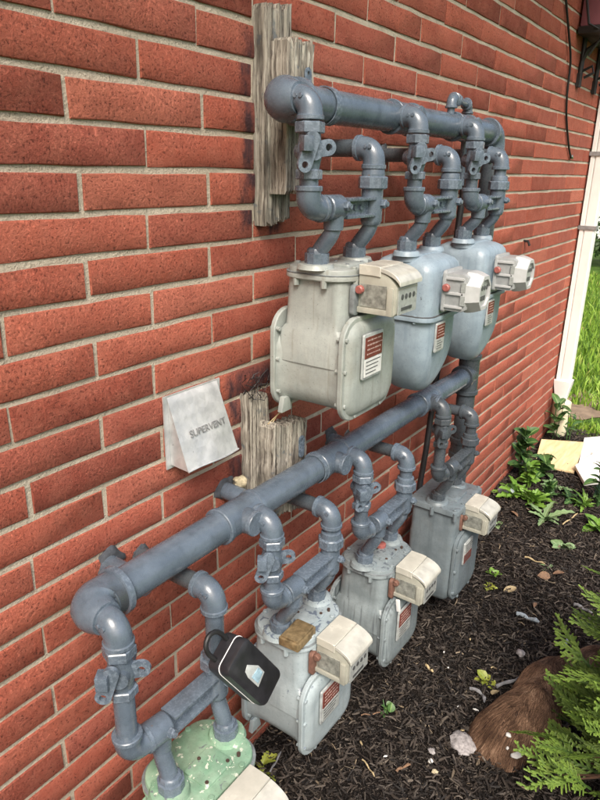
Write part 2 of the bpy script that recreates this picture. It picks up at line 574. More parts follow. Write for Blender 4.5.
def profile_cyl(bm, a, d, prof, n=24, twist=0.0):
    """prof = [(distance along d, radius)]"""
    a, d = Vector(a), Vector(d).normalized()
    u, v = frame_for(d)
    rings = []
    dense = [prof[0]]
    for (s0, r0), (s1, r1) in zip(prof[:-1], prof[1:]):
        if s1 - s0 > 0.008:
            for q in (0.0015 / (s1 - s0), 0.5, 1 - 0.0015 / (s1 - s0)):
                dense.append((s0 + (s1 - s0) * q, r0 + (r1 - r0) * q))
        dense.append((s1, r1))
    for s, r in dense:
        rings.append([bm.verts.new(a + d * s + (u * math.cos(2 * math.pi * j / n + twist) + v * math.sin(2 * math.pi * j / n + twist)) * r) for j in range(n)])
    for i in range(len(rings) - 1):
        for j in range(n):
            bm.faces.new((rings[i][j], rings[i][(j + 1) % n], rings[i + 1][(j + 1) % n], rings[i + 1][j]))
    bm.faces.new(list(reversed(rings[0])))
    bm.faces.new(rings[-1])


def elbow_path(c, d1, d2, L1, L2, rb, k=8):
    c, d1, d2 = Vector(c), Vector(d1).normalized(), Vector(d2).normalized()
    ctr = c + d1 * rb + d2 * rb
    arc = [ctr - rb * (d2 * math.cos(t) + d1 * math.sin(t)) for t in [math.pi / 2 * i / k for i in range(k + 1)]]
    return [c + d1 * L1], arc, [c + d2 * L2], d1, d2


def elbow(bm, c, d1, d2, r, L1, L2, rb, bead=0.004, bw=0.010, n=22, bead2=None):
    """cast elbow with a raised band at each mouth; c = crossing of the two axes, d1/d2 point out of the mouths"""
    s, arc, e, d1, d2 = elbow_path(c, d1, d2, L1, L2, rb)
    b2 = bead if bead2 is None else bead2
    pts = [s[0], s[0] - d1 * 0.0015, s[0] - d1 * (bw - 0.0015), s[0] - d1 * bw]
    ra = [r + bead - 0.0015, r + bead, r + bead, r + 0.0005]
    pts += arc
    ra += [r] * len(arc)
    pts += [e[0] - d2 * bw, e[0] - d2 * (bw - 0.0015), e[0] - d2 * 0.0015, e[0]]
    ra += [r + 0.0005, r + b2, r + b2, r + b2 - 0.0015]
    tube(bm, pts, ra, n)


def rrect(hx, hy, r, k=5):
    r = min(r, hx - 1e-4, hy - 1e-4)
    out = []
    for cx, cy, a0 in ((hx - r, hy - r, 0), (-hx + r, hy - r, 90), (-hx + r, -hy + r, 180), (hx - r, -hy + r, 270)):
        for i in range(k + 1):
            a = rad(a0 + 90 * i / k)
            out.append((cx + r * math.cos(a), cy + r * math.sin(a)))
    return out


def loft(bm, rings, M=None, cap=True):
    """rings: list of lists of 3-D points, equal counts"""
    vs = []
    for ring in rings:
        vs.append([bm.verts.new((M @ Vector(p)) if M is not None else Vector(p)) for p in ring])
    n = len(vs[0])
    for i in range(len(vs) - 1):
        for j in range(n):
            bm.faces.new((vs[i][j], vs[i][(j + 1) % n], vs[i + 1][(j + 1) % n], vs[i + 1][j]))
    if cap:
        bm.faces.new(list(reversed(vs[0])))
        bm.faces.new(vs[-1])
    return vs


def slab(bm, hx, hy, r, z0, z1, bev=0.003, M=None, k=5, cx=0, cy=0):
    def ring(h, inset):
        return [(x + cx, y + cy, h) for x, y in rrect(hx - inset, hy - inset, max(r - inset, 0.0005), k)]
    loft(bm, [ring(z0, bev), ring(z0 + bev, 0), ring(z1 - bev, 0), ring(z1 - bev * 0.3, bev * 0.3), ring(z1, bev)], M)


def box(bm, c, h, M=None, bev=0.0):
    c, h = Vector(c), Vector(h)
    bm2 = bmesh.new()
    bmesh.ops.create_cube(bm2, size=1.0)
    for v in bm2.verts:
        v.co = Vector((v.co.x * 2 * h.x, v.co.y * 2 * h.y, v.co.z * 2 * h.z))
    if bev:
        bmesh.ops.bevel(bm2, geom=bm2.edges[:], offset=bev, segments=2, affect='EDGES', profile=0.6)
    for v in bm2.verts:
        v.co = v.co + c
        if M is not None:
            v.co = M @ v.co
    join(bm, bm2)


def join(bm, bm2):
    mp = {v: bm.verts.new(v.co) for v in bm2.verts}
    for f in bm2.faces:
        bm.faces.new([mp[v] for v in f.verts])
    bm2.free()


def extrude_poly(bm, poly, axis, a0, a1, bev=0.0, M=None, seg=2):
    """poly in the two other axes (cyclic order), extruded along axis"""
    bm2 = bmesh.new()
    def P(u, v, a):
        return {'x': (a, u, v), 'y': (u, a, v), 'z': (u, v, a)}[axis]
    va = [bm2.verts.new(P(u, v, a0)) for u, v in poly]
    vb = [bm2.verts.new(P(u, v, a1)) for u, v in poly]
    n = len(poly)
    bm2.faces.new(va)
    bm2.faces.new(list(reversed(vb)))
    for i in range(n):
        bm2.faces.new((va[i], vb[i], vb[(i + 1) % n], va[(i + 1) % n]))
    bmesh.ops.recalc_face_normals(bm2, faces=bm2.faces[:])
    if bev:
        bmesh.ops.bevel(bm2, geom=bm2.edges[:], offset=bev, segments=seg, affect='EDGES', profile=0.6, clamp_overlap=True)
    if M is not None:
        for v in bm2.verts:
            v.co = M @ v.co
    join(bm, bm2)


def holed_plate(bm, c, u, v, w, outer, inner, th):
    """flat lug: outer/inner = lists of 2-D points of equal length in the u,v plane"""
    c, u, v, w = Vector(c), Vector(u).normalized(), Vector(v).normalized(), Vector(w).normalized()
    n = len(outer)
    def R(pts, s):
        return [bm.verts.new(c + u * a + v * b + w * s) for a, b in pts]
    of, ob, nf, nb = R(outer, th / 2), R(outer, -th / 2), R(inner, th / 2), R(inner, -th / 2)
    for i in range(n):
        j = (i + 1) % n
        bm.faces.new((of[i], of[j], nf[j], nf[i]))
        bm.faces.new((ob[j], ob[i], nb[i], nb[j]))
        bm.faces.new((of[j], of[i], ob[i], ob[j]))
        bm.faces.new((nf[i], nf[j], nb[j], nb[i]))


def lug(bm, c, u, v, w, length, r, hole, th, n=20):
    """stadium lug with a hole at its far end"""
    outer, inner = [], []
    for i in range(n):
        a = 2 * math.pi * i / n
        x, y = r * math.cos(a), r * math.sin(a)
        if x < -1e-6:
            x -= length
        outer.append((x, y))
        inner.append((hole * math.cos(a), hole * math.sin(a)))
    holed_plate(bm, c, u, v, w, outer, inner, th)


def finish(bm, angle=35):
    bmesh.ops.recalc_face_normals(bm, faces=bm.faces[:])
    me = bpy.data.meshes.new('mesh')
    bm.to_mesh(me)
    bm.free()
    me.polygons.foreach_set('use_smooth', [True] * len(me.polygons))
    me.set_sharp_from_angle(angle=rad(angle))
    return me


def link(name, me, mat, parent=None, world=True):
    me.name = name
    o = bpy.data.objects.new(name, me)
    if mat and not me.materials:
        me.materials.append(MAT[mat])
    COL.objects.link(o)
    if parent is not None:
        o.parent = parent
        if world:
            q = Vector((0, 0, 0))
            a = parent
            while a is not None:
                q += Vector(a.location)
                a = a.parent
            o.location = -q
    return o


def obj(name, bm, mat, parent=None, world=True, angle=35):
    return link(name, finish(bm, angle), mat, parent, world)


def thing(name, label, cat, loc=(0, 0, 0), group=None):
    o = bpy.data.objects.new(name, None)
    o.empty_display_size = 0.05
    COL.objects.link(o)
    o.location = loc
    tag(o, label, cat, group)
    return o


def tag(o, label=None, cat=None, group=None, kind=None):
    if label:
        o['label'] = label
    if cat:
        o['category'] = cat
    if group:
        o['group'] = group
    if kind:
        o['kind'] = kind
    return o


def new():
    return bmesh.new()


# ------------------------------------------------------------------ setting: ground, lawn
def height(x, y):
    return 0.012 * math.sin(2.1 * x + 0.6) * math.cos(1.7 * y) + 0.008 * math.sin(5.3 * x + 3.1 * y) + 0.004 * math.sin(13 * x - 9 * y)


bm = new()
vs = [bm.verts.new(v) for v in ((-400, -400, -0.035), (400, -400, -0.035), (400, 400, -0.035), (-400, 400, -0.035))]
bm.faces.new(vs)
tag(obj('ground', bm, 'lawn'), kind='structure')

BX0, BX1, BY0, BY1 = -2.4, 3.72, -2.6, 0.04
bm = new()
nx, ny = 150, 64
grid = []
for i in range(nx + 1):
    row = []
    for j in range(ny + 1):
        x = BX0 + (BX1 - BX0) * i / nx
        y = BY0 + (BY1 - BY0) * j / ny
        e = min(1, (x - BX0) / 0.3, (BX1 - x) / 0.3, (y - BY0) / 0.3)
        row.append(bm.verts.new((x, y, height(x, y) * 1.0 - 0.08 * (1 - max(0, e)) ** 2)))
    grid.append(row)
for i in range(nx):
    for j in range(ny):
        bm.faces.new((grid[i][j], grid[i + 1][j], grid[i + 1][j + 1], grid[i][j + 1]))
tag(obj('mulch_bed', bm, 'mulch_soil'), kind='structure')


def chips(n, area, lmin, lmax, seed):
    g = np.random.default_rng(seed)
    x0, x1, y0, y1 = area
    V, F = [], []
    cx = g.uniform(x0, x1, n)
    cy = g.uniform(y0, y1, n)
    L = lmin + (lmax - lmin) * g.random(n) ** 3.0
    W = L * g.uniform(0.09, 0.30, n)
    W = np.clip(W, 0.0015, 0.0065)
    H = np.clip(W * g.uniform(0.25, 0.6, n), 0.001, 0.005)
    yaw = g.uniform(0, math.pi * 2, n)
    tilt = g.normal(0, 0.30, n)
    roll = g.normal(0, 0.5, n)
    bend = g.normal(0, 0.12, n)
    lift = g.uniform(0.0, 0.016, n)
    base = np.array([(-1, -1, 0), (-1, 1, 0), (-1, 0.1, 1), (0, -1.1, 0), (0, 1.1, 0), (0, 0, 1.15), (1, -0.7, 0), (1, 0.6, 0), (1, 0, 0.7)], float)
    faces = [(0, 3, 4, 1), (3, 6, 7, 4), (0, 2, 5, 3), (3, 5, 8, 6), (2, 1, 4, 5), (5, 4, 7, 8), (0, 1, 2), (6, 8, 7)]
    for i in range(n):
        b = base * (L[i] / 2, W[i] / 2, H[i])
        b = b + g.normal(0, 0.12, b.shape) * (W[i], W[i] * 0.8, H[i])
        b[3:6, 1] += bend[i] * L[i]
        M = Euler((roll[i], tilt[i], yaw[i])).to_matrix()
        b = b @ np.array(M).T
        z = height(cx[i], cy[i]) + lift[i]
        b += (cx[i], cy[i], z)
        k = len(V)
        V.extend(b.tolist())
        F.extend([tuple(k + q for q in f) for f in faces])
    return V, F


V, F = [], []
for n, a, l0, l1, s in ((56000, (0.0, 2.6, -0.95, -0.005), 0.003, 0.036, 1), (10500, (2.4, 3.6, -0.75, -0.005), 0.008, 0.05, 2),
                        (4500, (-1.6, 0.0, -1.6, -0.005), 0.012, 0.06, 3), (4500, (0.0, 3.4, -2.0, -0.95), 0.012, 0.06, 4)):
    v, f = chips(n, a, l0, l1, s)
    k = len(V)
    V += v
    F += [tuple(k + q for q in g) for g in f]
me = bpy.data.meshes.new('mulch')
me.from_pydata(V, [], F)
o = link('mulch', me, 'mulch_chip')
tag(o, 'dark shredded bark mulch covering the bed below the meters', 'mulch', kind='stuff')


def blades(n, xr, yr, h0, h1, seed, reject=None):
    g = np.random.default_rng(seed)
    V, F = [], []
    for i in range(n):
        x = xr[0] + (xr[1] - xr[0]) * g.random() ** 1.5
        y = g.uniform(*yr)
        if reject and reject(x, y):
            continue
        h = g.uniform(h0, h1)
        a = g.uniform(0, 6.283)
        w = h * g.uniform(0.05, 0.10) + 0.001
        le = g.uniform(0.1, 0.8) * h
        dx, dy = math.cos(a), math.sin(a)
        b = g.uniform(0, 6.283)
        ex, ey = math.cos(b) * le, math.sin(b) * le
        k = len(V)
        V += [(x - dx * w, y - dy * w, -0.036), (x + dx * w, y + dy * w, -0.036),
              (x + ex * 0.35 + dx * w * .7, y + ey * 0.35 + dy * w * .7, -0.036 + h * 0.6), (x + ex * 0.35 - dx * w * .7, y + ey * 0.35 - dy * w * .7, -0.036 + h * 0.6),
              (x + ex, y + ey, -0.036 + h)]
        F += [(k, k + 1, k + 2, k + 3), (k + 3, k + 2, k + 4)]
    return V, F


def inside_house(x, y):
    return (x < 3.60 and y > -0.02) or (x < 3.62 and y > -2.5) or (3.5 < x < 4.35 and -0.55 < y < 0.5 and (x - 4.0) ** 2 + (y + 0.05) ** 2 < 0.05)


V, F = blades(52000, (3.45, 11.5), (-2.2, 3.4), 0.035, 0.10, 11, inside_house)
me = bpy.data.meshes.new('grass')
me.from_pydata(V, [], F)
o = link('grass', me, 'grass_blade')
tag(o, 'bright green lawn grass beyond the corner of the wall', 'grass', kind='stuff')

# bare soil beside the downspout foot
bm = new()
c = bm.verts.new((4.25, -0.12, -0.024))
rim = []
for i in range(26):
    a = 2 * math.pi * i / 26
    rr = 1 + 0.25 * math.sin(3 * a) + random.uniform(-0.1, 0.1)
    rim.append(bm.verts.new((4.25 + 0.30 * rr * math.cos(a), -0.12 + 0.26 * rr * math.sin(a), -0.030)))
for i in range(26):
    bm.faces.new((c, rim[i], rim[(i + 1) % 26]))
tag(obj('bare_soil', bm, 'dirt_tan'), kind='structure')

# ------------------------------------------------------------------ brick building
H, LB, MJ = 0.070, 0.30099, 0.0112
XW0, XW1 = -3.0 * LB, 3.515
XL = -9 * LB
house = thing('brick_building', 'red brick house wall laid in running bond with thick cream mortar', 'building', (1.0, 0.0, 0.0))
bm = new()
# mortar body, bricks stand 5 mm proud of it
box(bm, ((XL + XW1 - 0.006) / 2, 0.15 + 0.0028, 1.345), ((XW1 - 0.006 - XL) / 2, 0.15, 1.405))
wall = obj('wall', bm, 'mortar', house)
bm = new()
box(bm, (XW1 - 0.15 - 0.006, 2.3, 1.345), (0.15, 1.999, 1.405))
side_wall = obj('side_wall', bm, 'mortar', house)


def brick_mesh(w, seed):
    g = random.Random(seed)
    hw, hh = w / 2, (H - MJ) / 2
    bm = bmesh.new()
    def outline(inset, y, jit):
        pts = []
        base = [(-hw, -hh), (-hw * 0.5, -hh), (0.001, -hh), (hw * 0.5, -hh), (hw, -hh), (hw, hh), (hw * 0.5, hh), (0.001, hh), (-hw * 0.5, hh), (-hw, hh)]
        for i, (x, z) in enumerate(base):
            x2 = x - math.copysign(inset, x) if i in (0, 4, 5, 9) else x
            z2 = z - math.copysign(inset, z)
            pts.append((x2 + g.uniform(-jit, jit), y, z2 + g.uniform(-jit, jit)))
        return pts
    r0 = outline(0, 0.02, 0.0006)
    r1 = outline(0.0003, 0.0012, 0.0016)
    r2 = outline(0.0022, -0.0004 - g.uniform(0, 0.0006), 0.0009)
    loft(bm, [r0, r1, r2])
    bmesh.ops.delete(bm, geom=[f for f in bm.faces if all(abs(v.co.y - 0.02) < 1e-6 for v in f.verts)], context='FACES')
    return finish(bm, 50)


full = [brick_mesh(LB - 0.008, s) for s in range(7)]
for m_ in full:
    m_.name = 'brick'
    m_.materials.append(MAT['brick'])
half = [brick_mesh(LB / 2 - 0.009, s + 50) for s in range(4)]
for m_ in half:
    m_.name = 'brick'
    m_.materials.append(MAT['brick'])
# measured shifts of some head joints (metres), course -> shift
SHIFT = {0: -0.010, 2: -0.004, 4: 0.008, 6: 0.005, 8: 0.008, 9: -0.012, 10: 0.008, 3: 0.004, 13: -0.008, 1: -0.003, 5: -0.004}
cells = []
gb = random.Random(3)
for r in range(-13, 28):
    zc = ZG - (r + 0.5) * H
    if zc < -0.08 or zc > 2.74:
        continue
    off = 0.0 if r % 2 == 0 else LB / 2
    sh = SHIFT.get(r, gb.uniform(-0.006, 0.006))
    kx = -9
    while True:
        xa = kx * LB + off + sh + gb.uniform(-0.003, 0.003)
        xb = (kx + 1) * LB + off + sh
        kx += 1
        if xa > XW1 - 0.03:
            break
        if xb > XW1 - 0.05:
            xb = XW1 + 0.0045
        if xb < XL + 0.05:
            continue
        w = xb - xa - 0.009
        p = [project((xx, 0, zz)) for xx in (xa, xb) for zz in (zc - H / 2, zc + H / 2)]
        area = 0
        if min(q[2] for q in p) > 0.1:
            xs = [min(max(q[0], 0), 600) for q in p]
            ys = [min(max(q[1], 0), 800) for q in p]
            area = (max(xs) - min(xs)) * (max(ys) - min(ys))
        else:
            area = 0
        cells.append((area, (xa + xb) / 2, zc, w))
cells.sort(key=lambda t: -t[0])
for area, xc, zc, w in cells[:300]:
    full_like = abs(w - (LB - 0.009)) < 0.02
    half_like = abs(w - (LB / 2 - 0.009)) < 0.02
    me = gb.choice(full) if w > LB * 0.72 else gb.choice(half)
    nominal = (LB if w > LB * 0.72 else LB / 2) - 0.009
    o = bpy.data.objects.new('brick', me)
    COL.objects.link(o)
    o.parent = wall
    o.location = (xc, gb.uniform(-0.0012, 0.0006), zc + gb.uniform(-0.0012, 0.0012))
    o.scale = (w / nominal * gb.choice((1, 1, -1)), 1, 1)
    if o.scale.x < 0:
        o.scale.x = abs(o.scale.x)
    o.rotation_euler = (gb.uniform(-0.008, 0.008), gb.uniform(-0.003, 0.003), gb.uniform(-0.003, 0.003))
    fix = o.location
    o.location = fix
# remaining bricks (small, cut off or outside the frame) joined
V, F = [], []


def add_mesh(me, M, V, F):
    k = len(V)
    V.extend([tuple(M @ v.co) for v in me.vertices])
    F.extend([tuple(k + i for i in p.vertices) for p in me.polygons])


for area, xc, zc, w in cells[300:]:
    me = gb.choice(full) if w > LB * 0.72 else gb.choice(half)
    nominal = (LB if w > LB * 0.72 else LB / 2) - 0.009
    add_mesh(me, Matrix.Translation((xc, gb.uniform(-0.0012, 0.0006), zc)) @ Matrix.Diagonal((w / nominal, 1, 1, 1)), V, F)
me = bpy.data.meshes.new('brickwork')
me.from_pydata(V, [], F)
bw_ = link('brickwork', me, 'brick', wall)
tag(bw_, kind='stuff')
# return wall round the corner
V, F = [], []
for r in range(-13, 28):
    zc = ZG - (r + 0.5) * H
    if zc < -0.08 or zc > 2.74:
        continue
    y = 0.005 if r % 2 else 0.10
    while y < 4.2:
        M = Matrix.Translation((XW1, y + LB / 2, zc)) @ Matrix.Rotation(rad(90), 4, 'Z')
        add_mesh(gb.choice(full), M, V, F)
        y += LB
me = bpy.data.meshes.new('brickwork')
me.from_pydata(V, [], F)
bw2 = link('brickwork', me, 'brick', side_wall)
tag(bw2, kind='stuff')
bm = new()
box(bm, (0.4, 2.0, 2.80), (3.4, 2.45, 0.045))
obj('eave', bm, 'white_vinyl', house)
bm = new()
extrude_poly(bm, [(-0.45, 2.847), (4.45, 2.847), (2.0, 4.0)], 'x', -3.0, 3.85)
obj('roof', bm, 'roof_shingle', house)

# ------------------------------------------------------------------ pipework
ZHU, ZHL = ZG - 0.152, ZG - 0.966
YH = -0.125
RH = 0.0335
XD_U = [0.372, 0.868, 1.245]
XD_L = [-0.145, 0.232, 0.590, 1.155]
XRISER = 1.53
XX, YY, ZZ = Vector((1, 0, 0)), Vector((0, 1, 0)), Vector((0, 0, 1))


def tee(bm, c, d, rmain, rbr, half, brl):
    """header tee: run along X, branch along d"""
    profile_cyl(bm, Vector(c) - XX * half, XX, [(0, rmain + 0.0045), (0.0015, rmain + 0.006), (0.010, rmain + 0.006), (0.0115, rmain + 0.0028),
                                              (2 * half - 0.0115, rmain + 0.0028), (2 * half - 0.010, rmain + 0.006), (2 * half - 0.0015, rmain + 0.006), (2 * half, rmain + 0.0045)], 28)
    L = brl
    profile_cyl(bm, c, d, [(0, rbr * 1.7), (rmain, rbr * 1.55), (rmain + 0.012, rbr + 0.006), (L - 0.012, rbr + 0.006), (L - 0.010, rbr + 0.0095), (L - 0.002, rbr + 0.0095), (L, rbr + 0.008)], 24)


def end_elbow(bm, c):
    """reducing elbow: full bore on the header side, narrowing to the drop"""
    s_, arc, e_, d1, d2 = elbow_path(c, XX, -YY, 0.066, 0.046, 0.030, 10)
    r = RH + 0.0055
    pts = [s_[0], s_[0] - XX * 0.0015, s_[0] - XX * 0.0125, s_[0] - XX * 0.014] + arc + [e_[0] + YY * 0.006, e_[0]]
    ra = [r + 0.0035, r + 0.005, r + 0.005, r] + [r + 0.002 * math.sin(math.pi * i / 10) for i in range(7)] + [r - 0.0005, r - 0.002, r - 0.004, r - 0.006] + [r - 0.009, r - 0.011]
    tube(bm, pts, ra, 30)


def header(z, xs, xend, label, upper):
    t = thing('gas_header', label, 'pipe', (xs[0], YH, z))
    segs = xs + [xend]
    for a, b in zip(segs[:-1], segs[1:]):
        bm = new()
        cyl(bm, (a + 0.02, YH, z), (b - 0.02, YH, z), RH, 28)
        obj('header_pipe', bm, 'pipe_paint' , t)
    bm = new()
    end_elbow(bm, (xs[0], YH, z))
    obj('end_elbow', bm, 'pipe_paint', t)
    for x in xs[1:]:
        bm = new()
        tee(bm, (x, YH, z), -YY, RH, 0.0175, 0.058, 0.055)
        obj('tee', bm, 'pipe_paint', t)
    return t


hu = header(ZHU, XD_U, XRISER, 'upper blue-grey gas header pipe across the weathered boards', True)
hl = header(ZHL, XD_L, XRISER, 'lower blue-grey gas header pipe running below the vent hood', False)
bm = new()
elbow(bm, (XRISER, YH, ZHU), -XX, -ZZ, RH + 0.004, 0.066, 0.066, 0.042, 0.005, 0.014, 26)
obj('corner_elbow', bm, 'pipe_paint', hu)
riser = thing('gas_riser', 'thick dark blue-grey vertical riser pipe joining both headers and entering the soil', 'pipe', (XRISER, YH, 0))
bm = new()
cyl(bm, (XRISER, YH, -0.05), (XRISER, YH, ZHU - 0.03), RH, 26)
obj('riser_pipe', bm, 'pipe_paint_dark', riser)
bm = new()
profile_cyl(bm, (XRISER, YH, ZHL - 0.075), ZZ, [(0, RH + 0.007), (0.002, RH + 0.0085), (0.014, RH + 0.0085), (0.016, RH + 0.004), (0.134, RH + 0.004), (0.136, RH + 0.0085), (0.148, RH + 0.0085), (0.150, RH + 0.007)], 26)
profile_cyl(bm, (XRISER, YH, ZHL), -XX, [(0, RH + 0.006), (0.05, RH + 0.005), (0.052, RH + 0.0095), (0.064, RH + 0.0095), (0.066, RH + 0.008)], 26)
obj('tee', bm, 'pipe_paint_dark', riser)
bm = new()
profile_cyl(bm, (XRISER, YH, ZHL - 0.33), ZZ, [(0, RH + 0.006), (0.002, RH + 0.009), (0.02, RH + 0.009), (0.022, RH + 0.004), (0.06, RH + 0.004), (0.062, RH + 0.009), (0.08, RH + 0.009), (0.082, RH + 0.006)], 26)
obj('coupling', bm, 'pipe_paint_dark', riser)


def hexagon(bm, a, d, r, h, n=6, bev=0.002, twist=0.3):
    a, d = Vector(a), Vector(d).normalized()
    profile_cyl(bm, a, d, [(0, r - bev), (bev, r), (h - bev, r), (h, r - bev)], n, twist)


def connection(xd, xh, zh, zb, yb, yn, zn, ze, label, wing, mat='pipe_paint', yd=-0.196, union=True):
    """drop elbow, lockable valve, meter bar, two swivels and the outlet going back into the wall"""
    xo = xh + 0.152
    t = thing('meter_piping', label, 'pipe', (xd, yd, zb), 'valve and meter bar piping')
    R = 0.0182
    # street elbow out of the header
    bm = new()
    elbow(bm, (xd, yd, zh), YY, -ZZ, R + 0.0052, 0.042, 0.038, 0.027, 0.0026, 0.009)
    for q in (-0.006, 0.006):
        cyl(bm, (xd - R - 0.003, yd + 0.012 + q, zh + 0.002), (xd - R - 0.0068, yd + 0.012 + q, zh + 0.002), 0.004, 8)
    obj('drop_elbow', bm, mat, t)
    # valve
    zt = zh - 0.040
    vb = new()
    hexagon(vb, (xd, yd, zt), -ZZ, R + 0.0095, 0.020)
    hexagon(vb, (xd, yd, zt - 0.082), -ZZ, R + 0.0070, 0.018)
    profile_cyl(vb, (xd, yd, zt - 0.018), -ZZ, [(0, R + 0.002), (0.015, R + 0.003), (0.035, R + 0.007), (0.052, R + 0.003), (0.068, R + 0.000)], 20)
    ax = Vector((-0.55, -0.83, 0)).normalized() if wing == 0 else Vector((-0.8, -0.6, 0)).normalized()
    vc = Vector((xd, yd, zt - 0.050))
    profile_cyl(vb, vc - ax * 0.040, ax, [(0, 0.014), (0.004, 0.018), (0.03, 0.020), (0.055, 0.019), (0.066, 0.017)], 18)
    valve = obj('valve', vb, mat, t)
    side = ax.cross(ZZ).normalized()
    lb = new()
    dn = (-ZZ * 0.94 + side * 0.33).normalized()
    tr = ax.cross(dn)
    lug(lb, vc + ax * 0.032 + side * 0.014 + dn * 0.026, dn, tr, ax, 0.046, 0.0135, 0.006, 0.008)
    box(lb, (0, 0, 0), (0.012, 0.010, 0.013), Matrix.Translation(vc + ax * 0.036 - dn * 0.012 + side * 0.024) @ ax.to_track_quat('X', 'Z').to_matrix().to_4x4(), 0.002)
    obj('lock_wing', lb, mat, valve)
    lb = new()
    out = (-side * 0.92 + ZZ * 0.18).normalized()
    lug(lb, vc + ax * 0.004 + out * 0.036, out, ax.cross(out), ax, 0.030, 0.0145, 0.0065, 0.009)
    obj('lock_lug', lb, mat, valve)
    # nipple down to the lower elbow
    bm = new()
    cyl(bm, (xd, yd, zt - 0.095), (xd, yd, zb + 0.02), R, 20)
    obj('drop_pipe', bm, mat, t)
    dv = Vector((xh - xd, yb - yd, 0))
    dh = dv.normalized()
    bm = new()
    elbow(bm, (xd, yd, zb), ZZ, dh, R + 0.0055, 0.042, min(0.040, dv.length - 0.012), 0.025, 0.0028, 0.010)
    obj('bottom_elbow', bm, mat, t)
    # meter bar
    bm = new()
    hub = Vector((xh, yb, zb))
    profile_cyl(bm, hub - dh * 0.030, dh, [(0, 0.0235), (0.002, 0.0255), (0.044, 0.0255), (0.047, 0.0235), (0.050, 0.018)], 24)
    profile_cyl(bm, hub + ZZ * 0.004, -ZZ, [(0, 0.021), (0.030, 0.0205), (0.046, 0.020), (0.048, 0.017)], 20)
    for s in (1, -1):
        box(bm, ((xh + xo) / 2 + 0.006, yb, zb + s * 0.017 - 0.002), ((xo - xh) / 2 - 0.016, 0.019, 0.0032), None, 0.001)
    box(bm, ((xh + xo) / 2 + 0.006, yb, zb - 0.002), ((xo - xh) / 2 - 0.014, 0.004, 0.017))
    for q in range(3):
        cyl(bm, ((xh + xo) / 2 - 0.028 + q * 0.024, yb - 0.004, zb - 0.002), ((xh + xo) / 2 - 0.028 + q * 0.024, yb - 0.008, zb - 0.002), 0.0055, 10)
    profile_cyl(bm, (xo, yb, zb + 0.038), -ZZ, [(0, 0.021), (0.004, 0.0235), (0.070, 0.0235), (0.078, 0.020), (0.080, 0.017)], 22)
    bar = obj('meter_bar', bm, mat, t)
    for xx in (xh, xo):
        bm = new()
        hexagon(bm, (xx + 0.004, yb - 0.022, zb + 0.004), -YY, 0.0095, 0.012)
        cyl(bm, (xx + 0.004, yb - 0.030, zb + 0.004), (xx + 0.004, yb - 0.038, zb + 0.004), 0.0055, 10)
        obj('bolt', bm, mat, bar)
    # swivels
    for xx in (xh, xo):
        bm = new()
        z0, z1 = zb - 0.036, zn + 0.012
        pts, k = [], 9
        for i in range(k + 1):
            s = i / k
            e = s * s * (3 - 2 * s)
            pts.append((xx, yb + (yn - yb) * e, z0 + (z1 - z0) * s))
        tube(bm, pts, [0.0158 + 0.0012 * math.sin(math.pi * i / k) for i in range(k + 1)], 18)
        obj('swivel', bm, mat, t)
        bm = new()
        profile_cyl(bm, (xx, yn, zn + 0.036), -ZZ, [(0, 0.0165), (0.002, 0.0195), (0.005, 0.021), (0.010, 0.0215), (0.011, 0.0255), (0.031, 0.0255), (0.036, 0.0235)], 10)
        obj('swivel_nut', bm, mat, t, angle=25)
    # outlet up, union and back into the wall
    bm = new()
    cyl(bm, (xo, yb, zb + 0.02), (xo, yb, ze - 0.03), R, 20)
    obj('outlet_pipe', bm, mat, t)
    if union:
        bm = new()
        hexagon(bm, (xo, yb, zb + 0.034), ZZ, 0.0320, 0.026, 8, 0.0025)
        profile_cyl(bm, (xo, yb, zb + 0.060), ZZ, [(0, 0.025), (0.003, 0.0255), (0.014, 0.024), (0.016, 0.021)], 20)
        obj('union_nut', bm, mat, t)
    bm = new()
    elbow(bm, (xo, yb, ze), -ZZ, YY, R + 0.0055, 0.042, 0.042, 0.027, 0.0028, 0.010)
    for q in (-0.005, 0.005):
        cyl(bm, (xo - R - 0.003, yb + 0.004 + q, ze + 0.002), (xo - R - 0.007, yb + 0.004 + q, ze + 0.002), 0.004, 8)
    obj('outlet_elbow', bm, mat, t)
    bm = new()
    cyl(bm, (xo, yb + 0.03, ze), (xo, 0.02, ze), R, 20)
    obj('wall_pipe', bm, 'pipe_paint_dark', t)
    bm = new()
    blob_ring(bm, (xo, -0.003, ze), 0.021, 0.003)
    obj('caulk', bm, 'caulk', t)
    return xo


def blob_ring(bm, c, r, th, n=22):
    c = Vector(c)
    rings = []
    for s, rr in ((0.012, 1.25), (0.0, 1.15), (-th, 0.85)):
        rings.append([(c.x + rr * r * (1 + 0.22 * math.sin(3 * a + r * 90 + c.x * 7) + random.uniform(-.10, .10)) * math.cos(a), c.y + s, c.z + rr * r * (1 + 0.2 * math.sin(2 * a + c.x * 5) + random.uniform(-.1, .1)) * math.sin(a))
                      for a in [2 * math.pi * i / n for i in range(n)]])
    loft(bm, rings)


